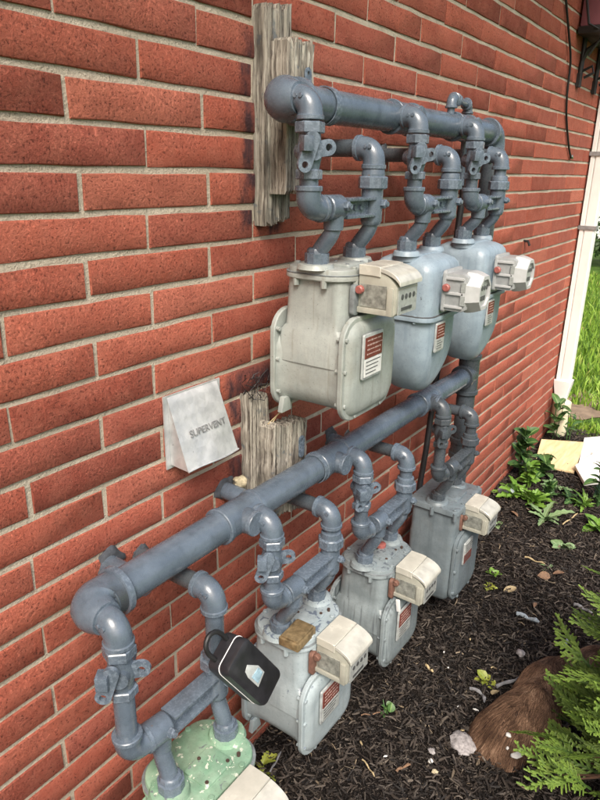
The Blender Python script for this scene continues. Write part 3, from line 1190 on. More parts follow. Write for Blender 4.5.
ZBU = ZG - 0.345
connection(XD_U[0], 0.452, ZHU, ZBU, -0.203, -0.165, ZG - 0.461, ZG - 0.229, 'blue-grey valve and meter bar piping beside the weathered boards, above the grey-green meter', 0)
connection(0.822, 0.868, ZHU, ZBU - 0.006, -0.203, -0.165, ZG - 0.466, ZG - 0.232, 'blue-grey valve and meter bar piping above the pale blue meter next to the grey-green one', 0)
connection(1.190, 1.250, ZHU, ZBU - 0.012, -0.203, -0.165, ZG - 0.462, ZG - 0.222, 'blue-grey valve and meter bar piping above the pale blue meter in front of the riser', 0)
connection(XD_L[0], -0.080, ZHL, ZG - 1.232, -0.203, -0.224, ZG - 1.362, ZG - 1.026, 'blue-grey valve and meter bar piping that carries the black lock box', 1)
connection(XD_L[1] + 0.03, 0.335, ZHL, ZG - 1.170, -0.203, -0.165, ZG - 1.303, ZG - 1.041, 'blue-grey valve and meter bar piping above the meter with a brown box on top', 1)
connection(0.645, 0.737, ZHL, ZG - 1.183, -0.203, -0.165, ZG - 1.328, ZG - 1.040, 'blue-grey valve and meter bar piping above the meter with a red top plug', 0)
connection(1.150, 1.250, ZHL, ZG - 1.215, -0.203, -0.165, ZG - 1.350, ZG - 1.068, 'dark blue-grey valve and meter bar piping above the slate meter by the riser', 0, 'pipe_paint_dark')
# ------------------------------------------------------------------ gas meters
TX = Matrix.Rotation(rad(90), 4, 'X')          # local z -> -y : slabs that face away from the wall


def text_mesh(s, size, extrude=0.0006):
    cu = bpy.data.curves.new('lettering', 'FONT')
    cu.body = s
    cu.size = size
    cu.extrude = extrude
    cu.align_x = 'CENTER'
    cu.align_y = 'CENTER'
    ob = bpy.data.objects.new('lettering', cu)
    COL.objects.link(ob)
    dg = bpy.context.evaluated_depsgraph_get()
    me = bpy.data.meshes.new_from_object(ob.evaluated_get(dg))
    bpy.data.objects.remove(ob, do_unlink=True)
    bpy.data.curves.remove(cu)
    return me


def bolt_head(bm, c, d, r=0.006, h=0.005):
    hexagon(bm, c, d, r, h, 8, 0.001)


def nameplate(t, cx, yf, cz, w, h, top, bottom, tilt=0.0):
    """rimmed plate on the front, dark-red panel over a pale panel with fine rows of print"""
    bm = new()
    slab(bm, w, h, 0.004, -yf, -yf + 0.005, 0.001, Matrix.Translation((cx, 0, cz)) @ TX, 3)
    pl = obj('nameplate', bm, 'plate_rim', t, False)
    y2 = yf - 0.0055
    bm = new()
    box(bm, (cx, y2, cz + h * 0.40), (w * 0.86, 0.001, h * 0.46))
    obj('warning_panel', bm, top, pl, False)
    bm = new()
    box(bm, (cx, y2, cz - h * 0.50), (w * 0.86, 0.001, h * 0.38))
    obj('data_panel', bm, bottom, pl, False)
    g = random.Random(int(cx * 1e4 + cz * 1e4) + 5)
    bm = new()
    for i in range(4):
        zz = cz + h * (0.72 - 0.2 * i)
        x = cx - w * 0.7
        while x < cx + w * 0.6:
            l = g.uniform(0.003, 0.016)
            box(bm, (x + l / 2, y2 - 0.0012, zz), (l / 2, 0.0004, h * g.uniform(0.018, 0.04)))
            x += l + 0.003
    obj('print', bm, 'print_pink' if top == 'plate_red' else 'mark_dark', pl, False)
    bm = new()
    for i in range(4):
        zz = cz - h * (0.22 + 0.17 * i)
        l = g.uniform(0.4, 0.75) * w
        box(bm, (cx - w * 0.75 + l, y2 - 0.0012, zz), (l, 0.0004, h * 0.02))
    obj('print', bm, 'mark_dark', pl, False)
    return pl


def index_beige(t, cx, yb, zt, w=0.050, plug='plug_rust', clear=True, name_mat='index_beige'):
    """yellowed plastic index and radio box: deep body, hooded top that rolls forward, dial face"""
    y0 = yb
    bm = new()
    # mounting ring and back flange
    slab(bm, w * 0.62, 0.040, 0.03, -y0 - 0.028, -y0 + 0.004, 0.003, Matrix.Translation((cx, 0, zt - 0.055)) @ TX, 5)
    obj('index_neck', bm, None if False else t['paint'], t, False)
    bm = new()
    poly = [(y0 - 0.004, zt - 0.098), (y0 - 0.004, zt - 0.006), (y0 - 0.012, zt + 0.000), (y0 - 0.040, zt + 0.001), (y0 - 0.060, zt - 0.004), (y0 - 0.078, zt - 0.014),
            (y0 - 0.092, zt - 0.028), (y0 - 0.098, zt - 0.036), (y0 - 0.096, zt - 0.092), (y0 - 0.090, zt - 0.098)]
    extrude_poly(bm, poly, 'x', cx - w, cx + w, 0.0035)
    ib = obj('index_box', bm, name_mat, t, False)
    # cream hood over the top
    bm = new()
    def arc_z(q):
        return zt + 0.0065 if q < 0.034 else zt + 0.0065 - 0.037 * (1 - math.sqrt(max(0.0, 1 - ((q - 0.034) / 0.074) ** 2)))
    def shell(q0, q1, th, extra, name, mt):
        qs = [q0 + (q1 - q0) * i / 8 for i in range(9)]
        hp = [(y0 - q, arc_z(q) + extra) for q in qs] + [(y0 - q, arc_z(q) + extra - th) for q in reversed(qs)]
        bm = new()
        extrude_poly(bm, hp, 'x', cx - w - 0.003, cx + w + 0.003, 0.0012, None, 1)
        obj(name, bm, mt, ib, False)
    shell(0.005, 0.058, 0.022, 0.001, 'hood', 'index_cream')
    shell(0.0585, 0.106, 0.010, 0.0, 'hood_lip', 'index_lens')
    # recessed side panel with its frame bars
    for s in (-1, 1):
        bm = new()
        box(bm, (cx + s * (w + 0.0006), y0 - 0.042, zt - 0.058), (0.0012, 0.031, 0.024))
        obj('side_window', bm, 'index_panel', ib, False)
        bm = new()
        box(bm, (cx + s * (w + 0.002), y0 - 0.044, zt - 0.090), (0.003, 0.040, 0.006), None, 0.001)
        obj('side_rib', bm, name_mat, ib, False)
        bm = new()
        box(bm, (cx + s * (w + 0.0024), y0 - 0.084, zt - 0.066), (0.003, 0.007, 0.030), None, 0.001)
        obj('side_rib', bm, name_mat, ib, False)
    # dial face
    bm = new()
    box(bm, (cx, y0 - 0.0986, zt - 0.067), (w * 0.86, 0.0012, 0.026))
    df = obj('dial_face', bm, 'face_grey', ib, False)
    bm = new()
    for i in range(4):
        cyl(bm, (cx - w * 0.55 + i * w * 0.36, y0 - 0.0996, zt - 0.056), (cx - w * 0.55 + i * w * 0.36, y0 - 0.1006, zt - 0.056), 0.0060, 14)
    for i in range(5):
        box(bm, (cx - w * 0.5 + i * w * 0.2, y0 - 0.1002, zt - 0.082), (0.0055, 0.0006, 0.0035))
    obj('dial', bm, 'mark_dark', df, False)
    ib.scale = (0.90, 0.90, 0.90)
    ib.location = (cx * 0.10, yb * 0.10, (zt - 0.052) * 0.10)
    # red plug and screw on the left flank
    bm = new()
    hexagon(bm, (cx - w + 0.002, y0 - 0.012, zt - 0.046), -XX, 0.0085, 0.012, 10, 0.002)
    obj('plug', bm, plug, t, False)
    bm = new()
    slab(bm, 0.010, 0.030, 0.008, -y0 - 0.006, -y0 + 0.005, 0.001, Matrix.Translation((cx - w - 0.002, 0, zt - 0.068)) @ TX, 4)
    obj('bracket', bm, plug if plug == 'plug_rust' else 'bolt_steel', t, False)
    return ib


def index_guard(t, cx, yb, zt):
    """grey index with a white bevelled cage round its dial"""
    w, y0 = 0.050, yb - 0.012
    bm = new()
    slab(bm, 0.046, 0.044, 0.012, -yb - 0.010, -yb + 0.014, 0.002, Matrix.Translation((cx, 0, zt - 0.047)) @ TX, 4)
    obj('index_neck', bm, t['paint'], t, False)
    bm = new()
    poly = [(y0, zt - 0.096), (y0, zt), (y0 - 0.050, zt), (y0 - 0.062, zt - 0.006), (y0 - 0.062, zt - 0.090), (y0 - 0.050, zt - 0.096)]
    extrude_poly(bm, poly, 'x', cx - w, cx + w, 0.003)
    ib = obj('index_box', bm, 'index_grey', t, False)
    bm = new()
    slab(bm, w + 0.006, 0.054, 0.010, -y0 - 0.004, -y0 + 0.006, 0.002, Matrix.Translation((cx, 0, zt - 0.047)) @ TX, 4)
    obj('back_flange', bm, 'index_grey', ib, False)
    # white cage: octagonal rim, sloping stays
    bm = new()
    n = 8
    def oct(hw, hh, y):
        c = 0.42
        return [Vector((cx + a * hw, y, zt - 0.048 + b * hh)) for a, b in ((-1, -c), (-1, c), (-c, 1), (c, 1), (1, c), (1, -c), (c, -1), (-c, -1))]
    o1, o2, i1 = oct(w + 0.005, 0.052, y0 - 0.050), oct(w * 0.80, 0.043, y0 - 0.092), oct(w * 0.66, 0.034, y0 - 0.092)
    loft(bm, [oct(w + 0.001, 0.048, y0 - 0.046), o1, oct(w + 0.005, 0.052, y0 - 0.058), oct(w * 0.92, 0.050, y0 - 0.072), o2, i1, oct(w * 0.66, 0.034, y0 - 0.084)])
    cage = obj('dial_guard', bm, 'index_white', ib, False)
    for s in (-1, 1):
        for zz in (-0.066, -0.032):
            bm = new()
            box(bm, (cx + s * (w + 0.0026), y0 - 0.054, zt + zz), (0.003, 0.006, 0.012))
            obj('slot', bm, 'face_grey', cage, False)
        for zz in (-0.012, -0.050, -0.084):
            bm = new()
            box(bm, (cx + s * (w + 0.002), y0 - 0.026, zt + zz), (0.003, 0.028, 0.0035), None, 0.001)
            obj('side_rib', bm, 'index_white', ib, False)
    bm = new()
    box(bm, (cx, y0 - 0.0850, zt - 0.048), (w * 0.60, 0.001, 0.030))
    df = obj('dial_face', bm, 'face_grey', ib, False)
    bm = new()
    for i in range(4):
        cyl(bm, (cx - 0.024 + i * 0.016, y0 - 0.086, zt - 0.036), (cx - 0.024 + i * 0.016, y0 - 0.087, zt - 0.036), 0.0065, 12)
    for i in range(3):
        box(bm, (cx - 0.012 + i * 0.012, y0 - 0.0865, zt - 0.062), (0.005, 0.0005, 0.006))
    obj('dial', bm, 'mark_dark', df, False)
    bm = new()
    hexagon(bm, (cx - w - 0.004, y0 - 0.010, zt - 0.036), -XX, 0.0105, 0.012, 10, 0.003)
    obj('plug', bm, 'plug_red', t, False)
    return ib


def cover_plate(bm, yc, sgn, hw=0.108, z0=-0.312, z1=-0.095):
    """diaphragm cover in the xz plane, rounded, dished outwards; sgn -1 faces away from the wall"""
    def ring(w, zb, zt, r, y):
        pts = rrect(w, (zt - zb) / 2, r, 6)
        return [(x, y, z + (zt + zb) / 2) for x, z in pts]
    s = sgn
    loft(bm, [ring(hw - .002, z0 + .002, z1 - .002, 0.048, yc), ring(hw, z0, z1, 0.050, yc + s * 0.002), ring(hw, z0, z1, 0.050, yc + s * 0.010),
              ring(hw - 0.002, z0 + .002, z1 - .002, 0.048, yc + s * 0.012), ring(hw - 0.010, z0 + 0.010, z1 - 0.010, 0.042, yc + s * 0.0125),
              ring(hw - 0.014, z0 + 0.014, z1 - 0.014, 0.040, yc + s * 0.018), ring(hw - 0.020, z0 + 0.022, z1 - 0.020, 0.036, yc + s * 0.0225), ring(hw - 0.030, z0 + 0.034, z1 - 0.030, 0.030, yc + s * 0.024)])


def meter_twin(loc, label, mat, opts):
    """pressed-steel meter: top cover, waisted case, round barrel between two bolted covers"""
    t = thing('gas_meter', label, 'gas meter', loc, 'gas meters on the two headers')
    t['paint'] = mat
    t.scale = (1.05, 1.05, 1.05)
    tm = opts.get('top', mat)
    # top cover
    bm = new()
    slab(bm, 0.094, 0.076, 0.050, -0.030, -0.004, 0.004, None, 7)
    slab(bm, 0.099, 0.081, 0.054, -0.027, -0.016, 0.002, None, 7)
    for x in (-0.076, 0.076):
        profile_cyl(bm, (x, 0, -0.006), ZZ, [(0, 0.038), (0.004, 0.036), (0.009, 0.034), (0.010, 0.030)], 20)
    slab(bm, 0.036, 0.030, 0.006, -0.006, 0.001, 0.002, None, 3, 0.0, -0.022)
    top = obj('top_cover', bm, tm, t, False)
    bm = new()
    slab(bm, 0.0995, 0.0815, 0.054, -0.0155, -0.0145, 0.0003, None, 7)
    obj('gasket', bm, 'bolt_steel', top, False)
    for (x, y) in ((-0.088, -0.030), (-0.086, 0.034), (-0.045, -0.071), (0.040, -0.071), (0.088, -0.028), (0.086, 0.034), (-0.040, 0.071), (0.040, 0.071)):
        bm = new()
        bolt_head(bm, (x * 0.97, y * 0.97, -0.008), ZZ, 0.0058, 0.008)
        cyl(bm, (x * 1.06, y * 1.06, -0.040), (x * 1.06, y * 1.06, -0.024), 0.0065, 8)
        obj('bolt', bm, opts.get('bolt', mat), top, False)
    for (x, y) in ((-0.028, -0.044), (0.028, -0.044), (0.0, 0.002), (0.052, -0.050)):
        bm = new()
        cyl(bm, (x, y, -0.005), (x, y, 0.0028), 0.0036, 10)
        obj('screw', bm, 'rust' if opts.get('rusty') else 'bolt_steel', top, False)
    # waisted case
    bm = new()
    def ring(hx, hy, r, z):
        return [(x, y, z) for x, y in rrect(hx, hy, r, 5)]
    loft(bm, [ring(0.086, 0.069, 0.026, -0.028), ring(0.086, 0.070, 0.026, -0.040), ring(0.087, 0.071, 0.022, -0.100), ring(0.088, 0.072, 0.020, -0.124), ring(0.095, 0.077, 0.012, -0.136), ring(0.097, 0.078, 0.010, -0.20)])
    case = obj('case', bm, mat, t, False)
    bm = new()
    yc = 0.082
    def uring(ins, y):
        return [(x, y, z - 0.218) for x, z in rrect(0.1005 - ins, 0.088 - ins, 0.052, 6)]
    loft(bm, [uring(0.0, -yc), uring(0.0005, -yc + 0.008), uring(0.005, -yc + 0.020), uring(0.0065, -yc + 0.036), uring(0.0068, 0.0), uring(0.0065, yc - 0.036), uring(0.005, yc - 0.020), uring(0.0005, yc - 0.008), uring(0.0, yc)])
    obj('barrel', bm, mat, t, False)
    for s in (-1, 1):
        bm = new()
        cover_plate(bm, s * (yc - 0.004), s)
        cv = obj('front_cover' if s < 0 else 'rear_cover', bm, mat, t, False)
        for (x, z) in ((-0.100, -0.135), (-0.101, -0.200), (-0.098, -0.272), (-0.055, -0.304), (0.055, -0.304), (0.101, -0.200), (0.098, -0.272), (0.098, -0.135)):
            bm = new()
            bolt_head(bm, (x * 0.975, s * (yc + 0.006), z), YY * s, 0.0048, 0.006)
            cyl(bm, (x * 0.985, s * (yc - 0.012), z), (x * 0.985, s * (yc - 0.002), z), 0.0045, 8)
            obj('bolt', bm, opts.get('bolt', mat), cv, False)
        if s > 0:
            for x in (-0.085, 0.085):
                bm = new()
                extrude_poly(bm, [(x - 0.018, -0.318), (x + 0.018, -0.318), (x + 0.010, -0.285), (x - 0.010, -0.285)], 'y', yc - 0.022, yc - 0.010, 0.001)
                obj('foot', bm, mat, cv, False)
    if opts.get('index', True):
        index_beige(t, opts.get('ix', -0.004), -0.080, 0.006, plug=opts.get('plug', 'plug_rust'))
    nameplate(t, -0.022, -0.105, -0.175, 0.040, 0.047, opts.get('plate', 'plate_red'), opts.get('plate2', 'plate_grey'))
    if opts.get('box'):
        bm = new()
        slab(bm, 0.038, 0.026, 0.004, 0.000, 0.020, 0.002, Matrix.Translation((-0.070, -0.046, -0.006)) @ Matrix.Rotation(rad(3), 4, 'Z'), 3)
        slab(bm, 0.034, 0.022, 0.003, 0.0205, 0.025, 0.002, Matrix.Translation((-0.070, -0.046, -0.006)) @ Matrix.Rotation(rad(3), 4, 'Z'), 3)
        obj('brown_box', bm, 'brass_brown', t, False)
    if opts.get('redplug'):
        bm = new()
        profile_cyl(bm, (0.02, 0.0, -0.004), ZZ, [(0, 0.018), (0.004, 0.018), (0.005, 0.015), (0.013, 0.015), (0.015, 0.012)], 12)
        obj('top_plug', bm, 'plug_red', t, False)
    return t


def meter_bucket(loc, label, mat):
    """aluminium-case meter: shouldered top half, seam, tapering bucket with a rounded bottom"""
    t = thing('gas_meter', label, 'gas meter', loc, 'gas meters on the two headers')
    t['paint'] = mat
    def ring(hx, hy, r, z, cy=0.0):
        return [(x, y + cy, z) for x, y in rrect(hx, hy, r, 7)]
    bm = new()
    loft(bm, [ring(0.106, 0.090, 0.032, -0.165), ring(0.106, 0.090, 0.032, -0.150), ring(0.105, 0.089, 0.032, -0.085), ring(0.104, 0.088, 0.034, -0.052), ring(0.100, 0.085, 0.036, -0.036),
              ring(0.090, 0.077, 0.038, -0.024), ring(0.074, 0.062, 0.038, -0.016), ring(0.052, 0.046, 0.03, -0.012)])
    obj('top_case', bm, mat, t, False, )
    bm = new()
    slab(bm, 0.100, 0.034, 0.030, -0.030, -0.008, 0.004, None, 6)
    for x in (-0.076, 0.076):
        profile_cyl(bm, (x, 0, -0.012), ZZ, [(0, 0.036), (0.006, 0.034), (0.011, 0.032), (0.012, 0.03)], 20)
    obj('port_boss', bm, mat, t, False)
    bm = new()
    slab(bm, 0.112, 0.096, 0.037, -0.176, -0.163, 0.002, None, 7)
    obj('seam_flange', bm, mat, t, False)
    bm = new()
    slab(bm, 0.1115, 0.0955, 0.037, -0.1625, -0.1605, 0.0005, None, 7)
    obj('gasket', bm, 'mark_dark', t, False)
    for (x, y) in ((-0.104, -0.05), (-0.104, 0.05), (-0.06, -0.085), (0.06, -0.085), (0.104, -0.05), (0.104, 0.05)):
        bm = new()
        cyl(bm, (x, y, -0.180), (x, y, -0.158), 0.0058, 8)
        obj('bolt', bm, mat, t, False)
    bm = new()
    # U-shaped bucket lofted from wall side to front, ends well rounded
    def uring(y, ins):
        hx, zt_, zb_ = 0.104 - ins, -0.170, -0.392 + ins * 1.15
        pts = [(-hx, y, zt_)]
        for i in range(19):
            a_ = math.pi * i / 18
            e_ = 0.86
            cx_, sz_ = -math.cos(a_), math.sin(a_)
            x_ = hx * math.copysign(abs(cx_) ** e_, cx_)
            pts.append((x_ * (1 - 0.06 * sz_), (y + 0.02) * (1 - 0.30 * sz_ ** 2) - 0.02, -0.235 - (-0.235 - zb_) * sz_))
        pts.append((hx, y, zt_))
        return pts
    ends = [(0.0, 0.040), (0.004, 0.027), (0.012, 0.016), (0.024, 0.007), (0.040, 0.002), (0.058, 0.0)]
    rr_ = [uring(0.088 - d_, i_) for d_, i_ in ends] + [uring(-0.088 + d_, i_) for d_, i_ in reversed(ends)]
    loft(bm, rr_)
    obj('bucket', bm, mat, t, False, angle=60)
    index_guard(t, 0.0, -0.088, -0.050)
    nameplate(t, -0.030, -0.0885, -0.222, 0.028, 0.040, 'plate_red', 'plate_grey')
    return t


def meter_box(loc, label, mat):
    """square-shouldered older meter: tall tapered box with one bolted front cover"""
    t = thing('gas_meter', label, 'gas meter', loc, 'gas meters on the two headers')
    t['paint'] = mat
    t.scale = (1.04, 1.04, 1.04)
    def ring(hx, hy, r, z):
        return [(x, y, z) for x, y in rrect(hx, hy, r, 5)]
    bm = new()
    slab(bm, 0.116, 0.088, 0.024, -0.026, -0.004, 0.003, None, 5)
    for x in (-0.076, 0.076):
        profile_cyl(bm, (x, 0, -0.006), ZZ, [(0, 0.040), (0.005, 0.038), (0.010, 0.034), (0.011, 0.03)], 20)
    slab(bm, 0.046, 0.028, 0.006, -0.006, 0.002, 0.002, None, 3, 0.0, -0.030)
    top = obj('top_cover', bm, mat, t, False)
    for (x, y) in ((-0.105, -0.075), (-0.105, 0.075), (-0.045, -0.079), (0.04, -0.079), (0.105, -0.075), (0.105, 0.075), (-0.107, 0.0), (0.107, 0.0)):
        bm = new()
        bolt_head(bm, (x, y, -0.008), ZZ, 0.006, 0.008)
        obj('bolt', bm, mat, top, False)
        bm = new()
        cyl(bm, (x * 1.06, y * 1.06, -0.038), (x * 1.06, y * 1.06, -0.010), 0.007, 8)
        obj('lug', bm, mat, top, False)
    bm = new()
    loft(bm, [ring(0.106, 0.080, 0.022, -0.024), ring(0.106, 0.080, 0.022, -0.11), ring(0.108, 0.082, 0.022, -0.125), ring(0.108, 0.082, 0.022, -0.30), ring(0.104, 0.078, 0.022, -0.345), ring(0.092, 0.068, 0.02, -0.362)])
    obj('case', bm, mat, t, False)
    bm = new()
    cover_plate(bm, -0.080, -1, 0.104, -0.362, -0.105)
    cv = obj('front_cover', bm, mat, t, False)
    for (x, z) in ((-0.097, -0.150), (-0.097, -0.235), (-0.094, -0.320), (-0.05, -0.355), (0.05, -0.355), (0.097, -0.235), (0.094, -0.320), (0.097, -0.150)):
        bm = new()
        bolt_head(bm, (x, -0.091, z), -YY, 0.006, 0.008)
        obj('bolt', bm, mat, cv, False)
    index_beige(t, 0.0, -0.082, 0.000, plug='plug_rust')
    nameplate(t, -0.030, -0.104, -0.178, 0.036, 0.042, 'plate_grey', 'plate_red')
    return t


meter_twin((0.452 + 0.076, -0.165, ZG - 0.461), 'grey-green gas meter with beige index box, hanging beside the weathered boards', 'meter_greygreen', dict(plug='plug_red', plate2='plate_white'))
meter_bucket((0.868 + 0.076, -0.165, ZG - 0.466), 'pale blue bucket-shaped gas meter between the grey-green meter and another blue meter', 'meter_blue')
meter_bucket((1.250 + 0.076, -0.165, ZG - 0.462), 'pale blue bucket-shaped gas meter hanging right in front of the riser pipe', 'meter_blue')
meter_twin((-0.080 + 0.076, -0.224, ZG - 1.362), 'gas meter with flaking green paint on its top, below the black lock box', 'meter_green', dict(rusty=True, bolt='meter_green'))
meter_twin((0.335 + 0.076, -0.165, ZG - 1.303), 'pale grey gas meter with a small brown box on its paint-spotted top', 'meter_pale', dict(box=True, rusty=True))
m3 = meter_twin((0.737 + 0.076, -0.165, ZG - 1.328), 'shade-darkened grey gas meter with a red plug on top and white tag on its box', 'meter_pale_shaded', dict(redplug=True, rusty=True))
bm = new()
box(bm, (0, 0, 0), (0.002, 0.0055, 0.018), Matrix.Translation((-0.077, -0.112, -0.092)) @ Matrix.Rotation(rad(-8), 4, 'X'), 0.001)
obj('white_tag', bm, 'white_print', m3, False)
meter_box((1.250 + 0.076, -0.165, ZG - 1.350), 'slate-grey square-bodied gas meter standing low in front of the riser, by the weeds', 'meter_slate')

# ------------------------------------------------------------------ lock box
lb_c = at_y(247, 670, -0.275)
LS = 1.06
lock = thing('lock_box', 'black key lock box with white trim and blue number window hung on the piping', 'lock box', lb_c)
ex = Vector((0.50, -0.22, -0.82)).normalized()       # long axis, shackle end -> bottom
ez = Vector((-0.30, -0.84, 0.62))
ez = (ez - ez.dot(ex) * ex).normalized()               # face normal
ey = ez.cross(ex).normalized()
ML = Matrix.Translation(lb_c) @ Matrix((ex, ey, ez)).transposed().to_4x4()
MLr = Matrix((ex, ey, ez)).transposed().to_4x4() @ Matrix.Diagonal((LS * 1.12, LS * 0.96, LS, 1))
bm = new()
slab(bm, 0.062, 0.038, 0.014, -0.030, 0.000, 0.004, MLr, 5)
lo = obj('back_shell', bm, 'black_plastic', lock, False)
bm = new()
slab(bm, 0.0624, 0.0384, 0.0145, -0.0004, 0.0012, 0.0004, MLr, 5)
obj('white_trim', bm, 'white_print', lock, False)
bm = new()
slab(bm, 0.0615, 0.0375, 0.0145, -0.0075, 0.024, 0.008, MLr, 6)
fr = obj('front_cover', bm, 'black_plastic', lock, False)
bm = new()
slab(bm, 0.007, 0.030, 0.005, -0.004, 0.010, 0.003, MLr @ Matrix.Translation((0.0585, 0, 0)), 4)
obj('white_foot', bm, 'white_print', lock, False)
bm = new()
extrude_poly(bm, [(-0.030, 0.000), (-0.026, -0.012), (-0.014, -0.016), (0.018, -0.016), (0.014, 0.012), (-0.006, 0.013)], 'z', 0.0235, 0.0252, 0.0004, MLr)
wn_ = obj('window_frame', bm, 'plate_rim', fr, False)
bm = new()
extrude_poly(bm, [(-0.008, -0.012), (0.012, -0.012), (0.010, 0.009), (-0.005, 0.010)], 'z', 0.0252, 0.0266, 0.0004, MLr)
obj('number_window', bm, 'lens_blue', wn_, False)
bm = new()
pts = []
for s, y in ((0, -0.026),):
    pass
path = [(-0.058, -0.021, -0.014), (-0.072, -0.021, -0.015)] + [(-0.078 - 0.021 * math.sin(a), -0.021 * math.cos(a), -0.016) for a in [math.pi * i / 8 for i in range(9)]] + [(-0.072, 0.021, -0.015), (-0.058, 0.021, -0.014)]
tube(bm, [MLr @ Vector(p) for p in path], 0.0048, 10)
obj('shackle', bm, 'black_rubber', lock, False)

# ------------------------------------------------------------------ weathered backing boards


def board(name, label, x0, x1, y0, y1, z0, z1, seed, slope=0.0, notch=0.0, mat='weathered_wood'):
    """split grey board: grooved front and ragged ends"""
    g = random.Random(seed)
    nxx, nzz = 26, 34
    groove = [g.uniform(-1, 1) * 0.0012 - (0.005 if g.random() < 0.12 else 0) for _ in range(nxx + 1)]
    top = [g.uniform(-0.010, 0.004) - (notch if g.random() < 0.3 else 0) for _ in range(nxx + 1)]
    bot = [g.uniform(-0.006, 0.006) for _ in range(nxx + 1)]
    bm = new()
    fr, bk = [], []
    for i in range(nxx + 1):
        u = i / nxx
        cf, cb = [], []
        for j in range(nzz + 1):
            v = j / nzz
            zb_ = z0 + bot[i] + slope * u
            zt_ = z1 + top[i] + slope * u
            z = zb_ + (zt_ - zb_) * v
            x = x0 + (x1 - x0) * u + 0.0015 * math.sin(7 * v * math.pi + seed)
            ed = -0.003 if i in (0, nxx) else 0
            cf.append(bm.verts.new((x, y1 - (groove[i] + ed) + 0.0006 * math.sin(9 * v + i * 1.7) + (0.0008 * g.uniform(-1, 1)), z)))
            cb.append(bm.verts.new((x, y0, z)))
        fr.append(cf)
        bk.append(cb)
    for i in range(nxx):
        for j in range(nzz):
            bm.faces.new((fr[i][j], fr[i + 1][j], fr[i + 1][j + 1], fr[i][j + 1]))
            bm.faces.new((bk[i + 1][j], bk[i][j], bk[i][j + 1], bk[i + 1][j + 1]))
    for i in range(nxx):
        for j, q in ((0, 0), (nzz, 1)):
            bm.faces.new((fr[i][j], bk[i][j], bk[i + 1][j], fr[i + 1][j]))
    for j in range(nzz):
        for i in (0, nxx):
            bm.faces.new((fr[i][j], fr[i][j + 1], bk[i][j + 1], bk[i][j]))
    o = obj(name, bm, mat, angle=28)
    return tag(o, label, 'board', 'weathered backing boards')


board('backing_board', 'long split grey wooden board fixed flat on the bricks behind the upper header', 0.452, 0.540, 0.004, -0.032, ZG - 0.388, ZG + 0.028, 3, 0.012, 0.008)
board('backing_board', 'shorter grey board nailed on top of the long board behind the upper header', 0.462, 0.556, -0.034, -0.078, ZG - 0.319, ZG - 0.030, 5, 0.0, 0.012)
board('backing_board', 'narrow splintered board on the bricks between vent hood and lower header', 0.396, 0.466, 0.004, -0.032, ZG - 1.07, ZG - 0.758, 9, -0.018, 0.02)
board('backing_board', 'wide striped weathered block of wood clamped behind the lower header', 0.420, 0.560, -0.034, -0.078, ZG - 1.07, ZG - 0.828, 12, -0.030, 0.006)

# loose black nest of fibres on top of the narrow board
bm = new()
c0 = at_y(254, 386, -0.03)
for i in range(34):
    a = Vector((random.uniform(-0.022, 0.022), random.uniform(-0.02, 0.03), random.uniform(-0.03, 0.02)))
    b = a + Vector((random.uniform(-0.02, 0.03), random.uniform(-0.02, 0.01), random.uniform(-0.01, 0.035)))
    m_ = (a + b) / 2 + Vector((random.uniform(-.01, .01), random.uniform(-.01, .01), random.uniform(-.01, .01)))
    tube(bm, [c0 + a, c0 + m_, c0 + b], [0.0009, 0.0011, 0.0006], 4)
o = obj('tar_fibre', bm, 'black_rubber')
tag(o, 'black frayed tar fibres clinging to the bricks above the splintered board', 'fibres')
for k_, (px, py, qx, qy) in enumerate([((268), 424, 296, 406), (271, 425, 285, 412)]):
    a, b = at_y(px, py, -0.060), at_y(qx, qy, -0.05)
    bm = new()
    tube(bm, [a, (a + b) / 2 + Vector((0, 0, 0.012)), b], [0.0013, 0.0012, 0.0006], 5)
    o = obj('dry_stalk', bm, 'twig_tan')
    tag(o, ['long thin dry grass stalk sticking out of the wooden block', 'short dry grass stalk sticking out of the wooden block'][k_], 'stalk')

# ------------------------------------------------------------------ vent hood
VX0, VX1, VZT, VZB = 0.158, 0.312, ZG - 0.708, ZG - 0.858
vent = thing('vent_hood', 'galvanised metal dryer vent hood with embossed lettering fixed on the bricks', 'vent', ((VX0 + VX1) / 2, 0, VZB))
bm = new()
box(bm, ((VX0 + VX1) / 2, -0.0065, (VZT + VZB) / 2), ((VX1 - VX0) / 2 + 0.006, 0.0015, (VZT - VZB) / 2 + 0.004))
obj('back_plate', bm, 'galvanised', vent)
DP = 0.056
bm = new()
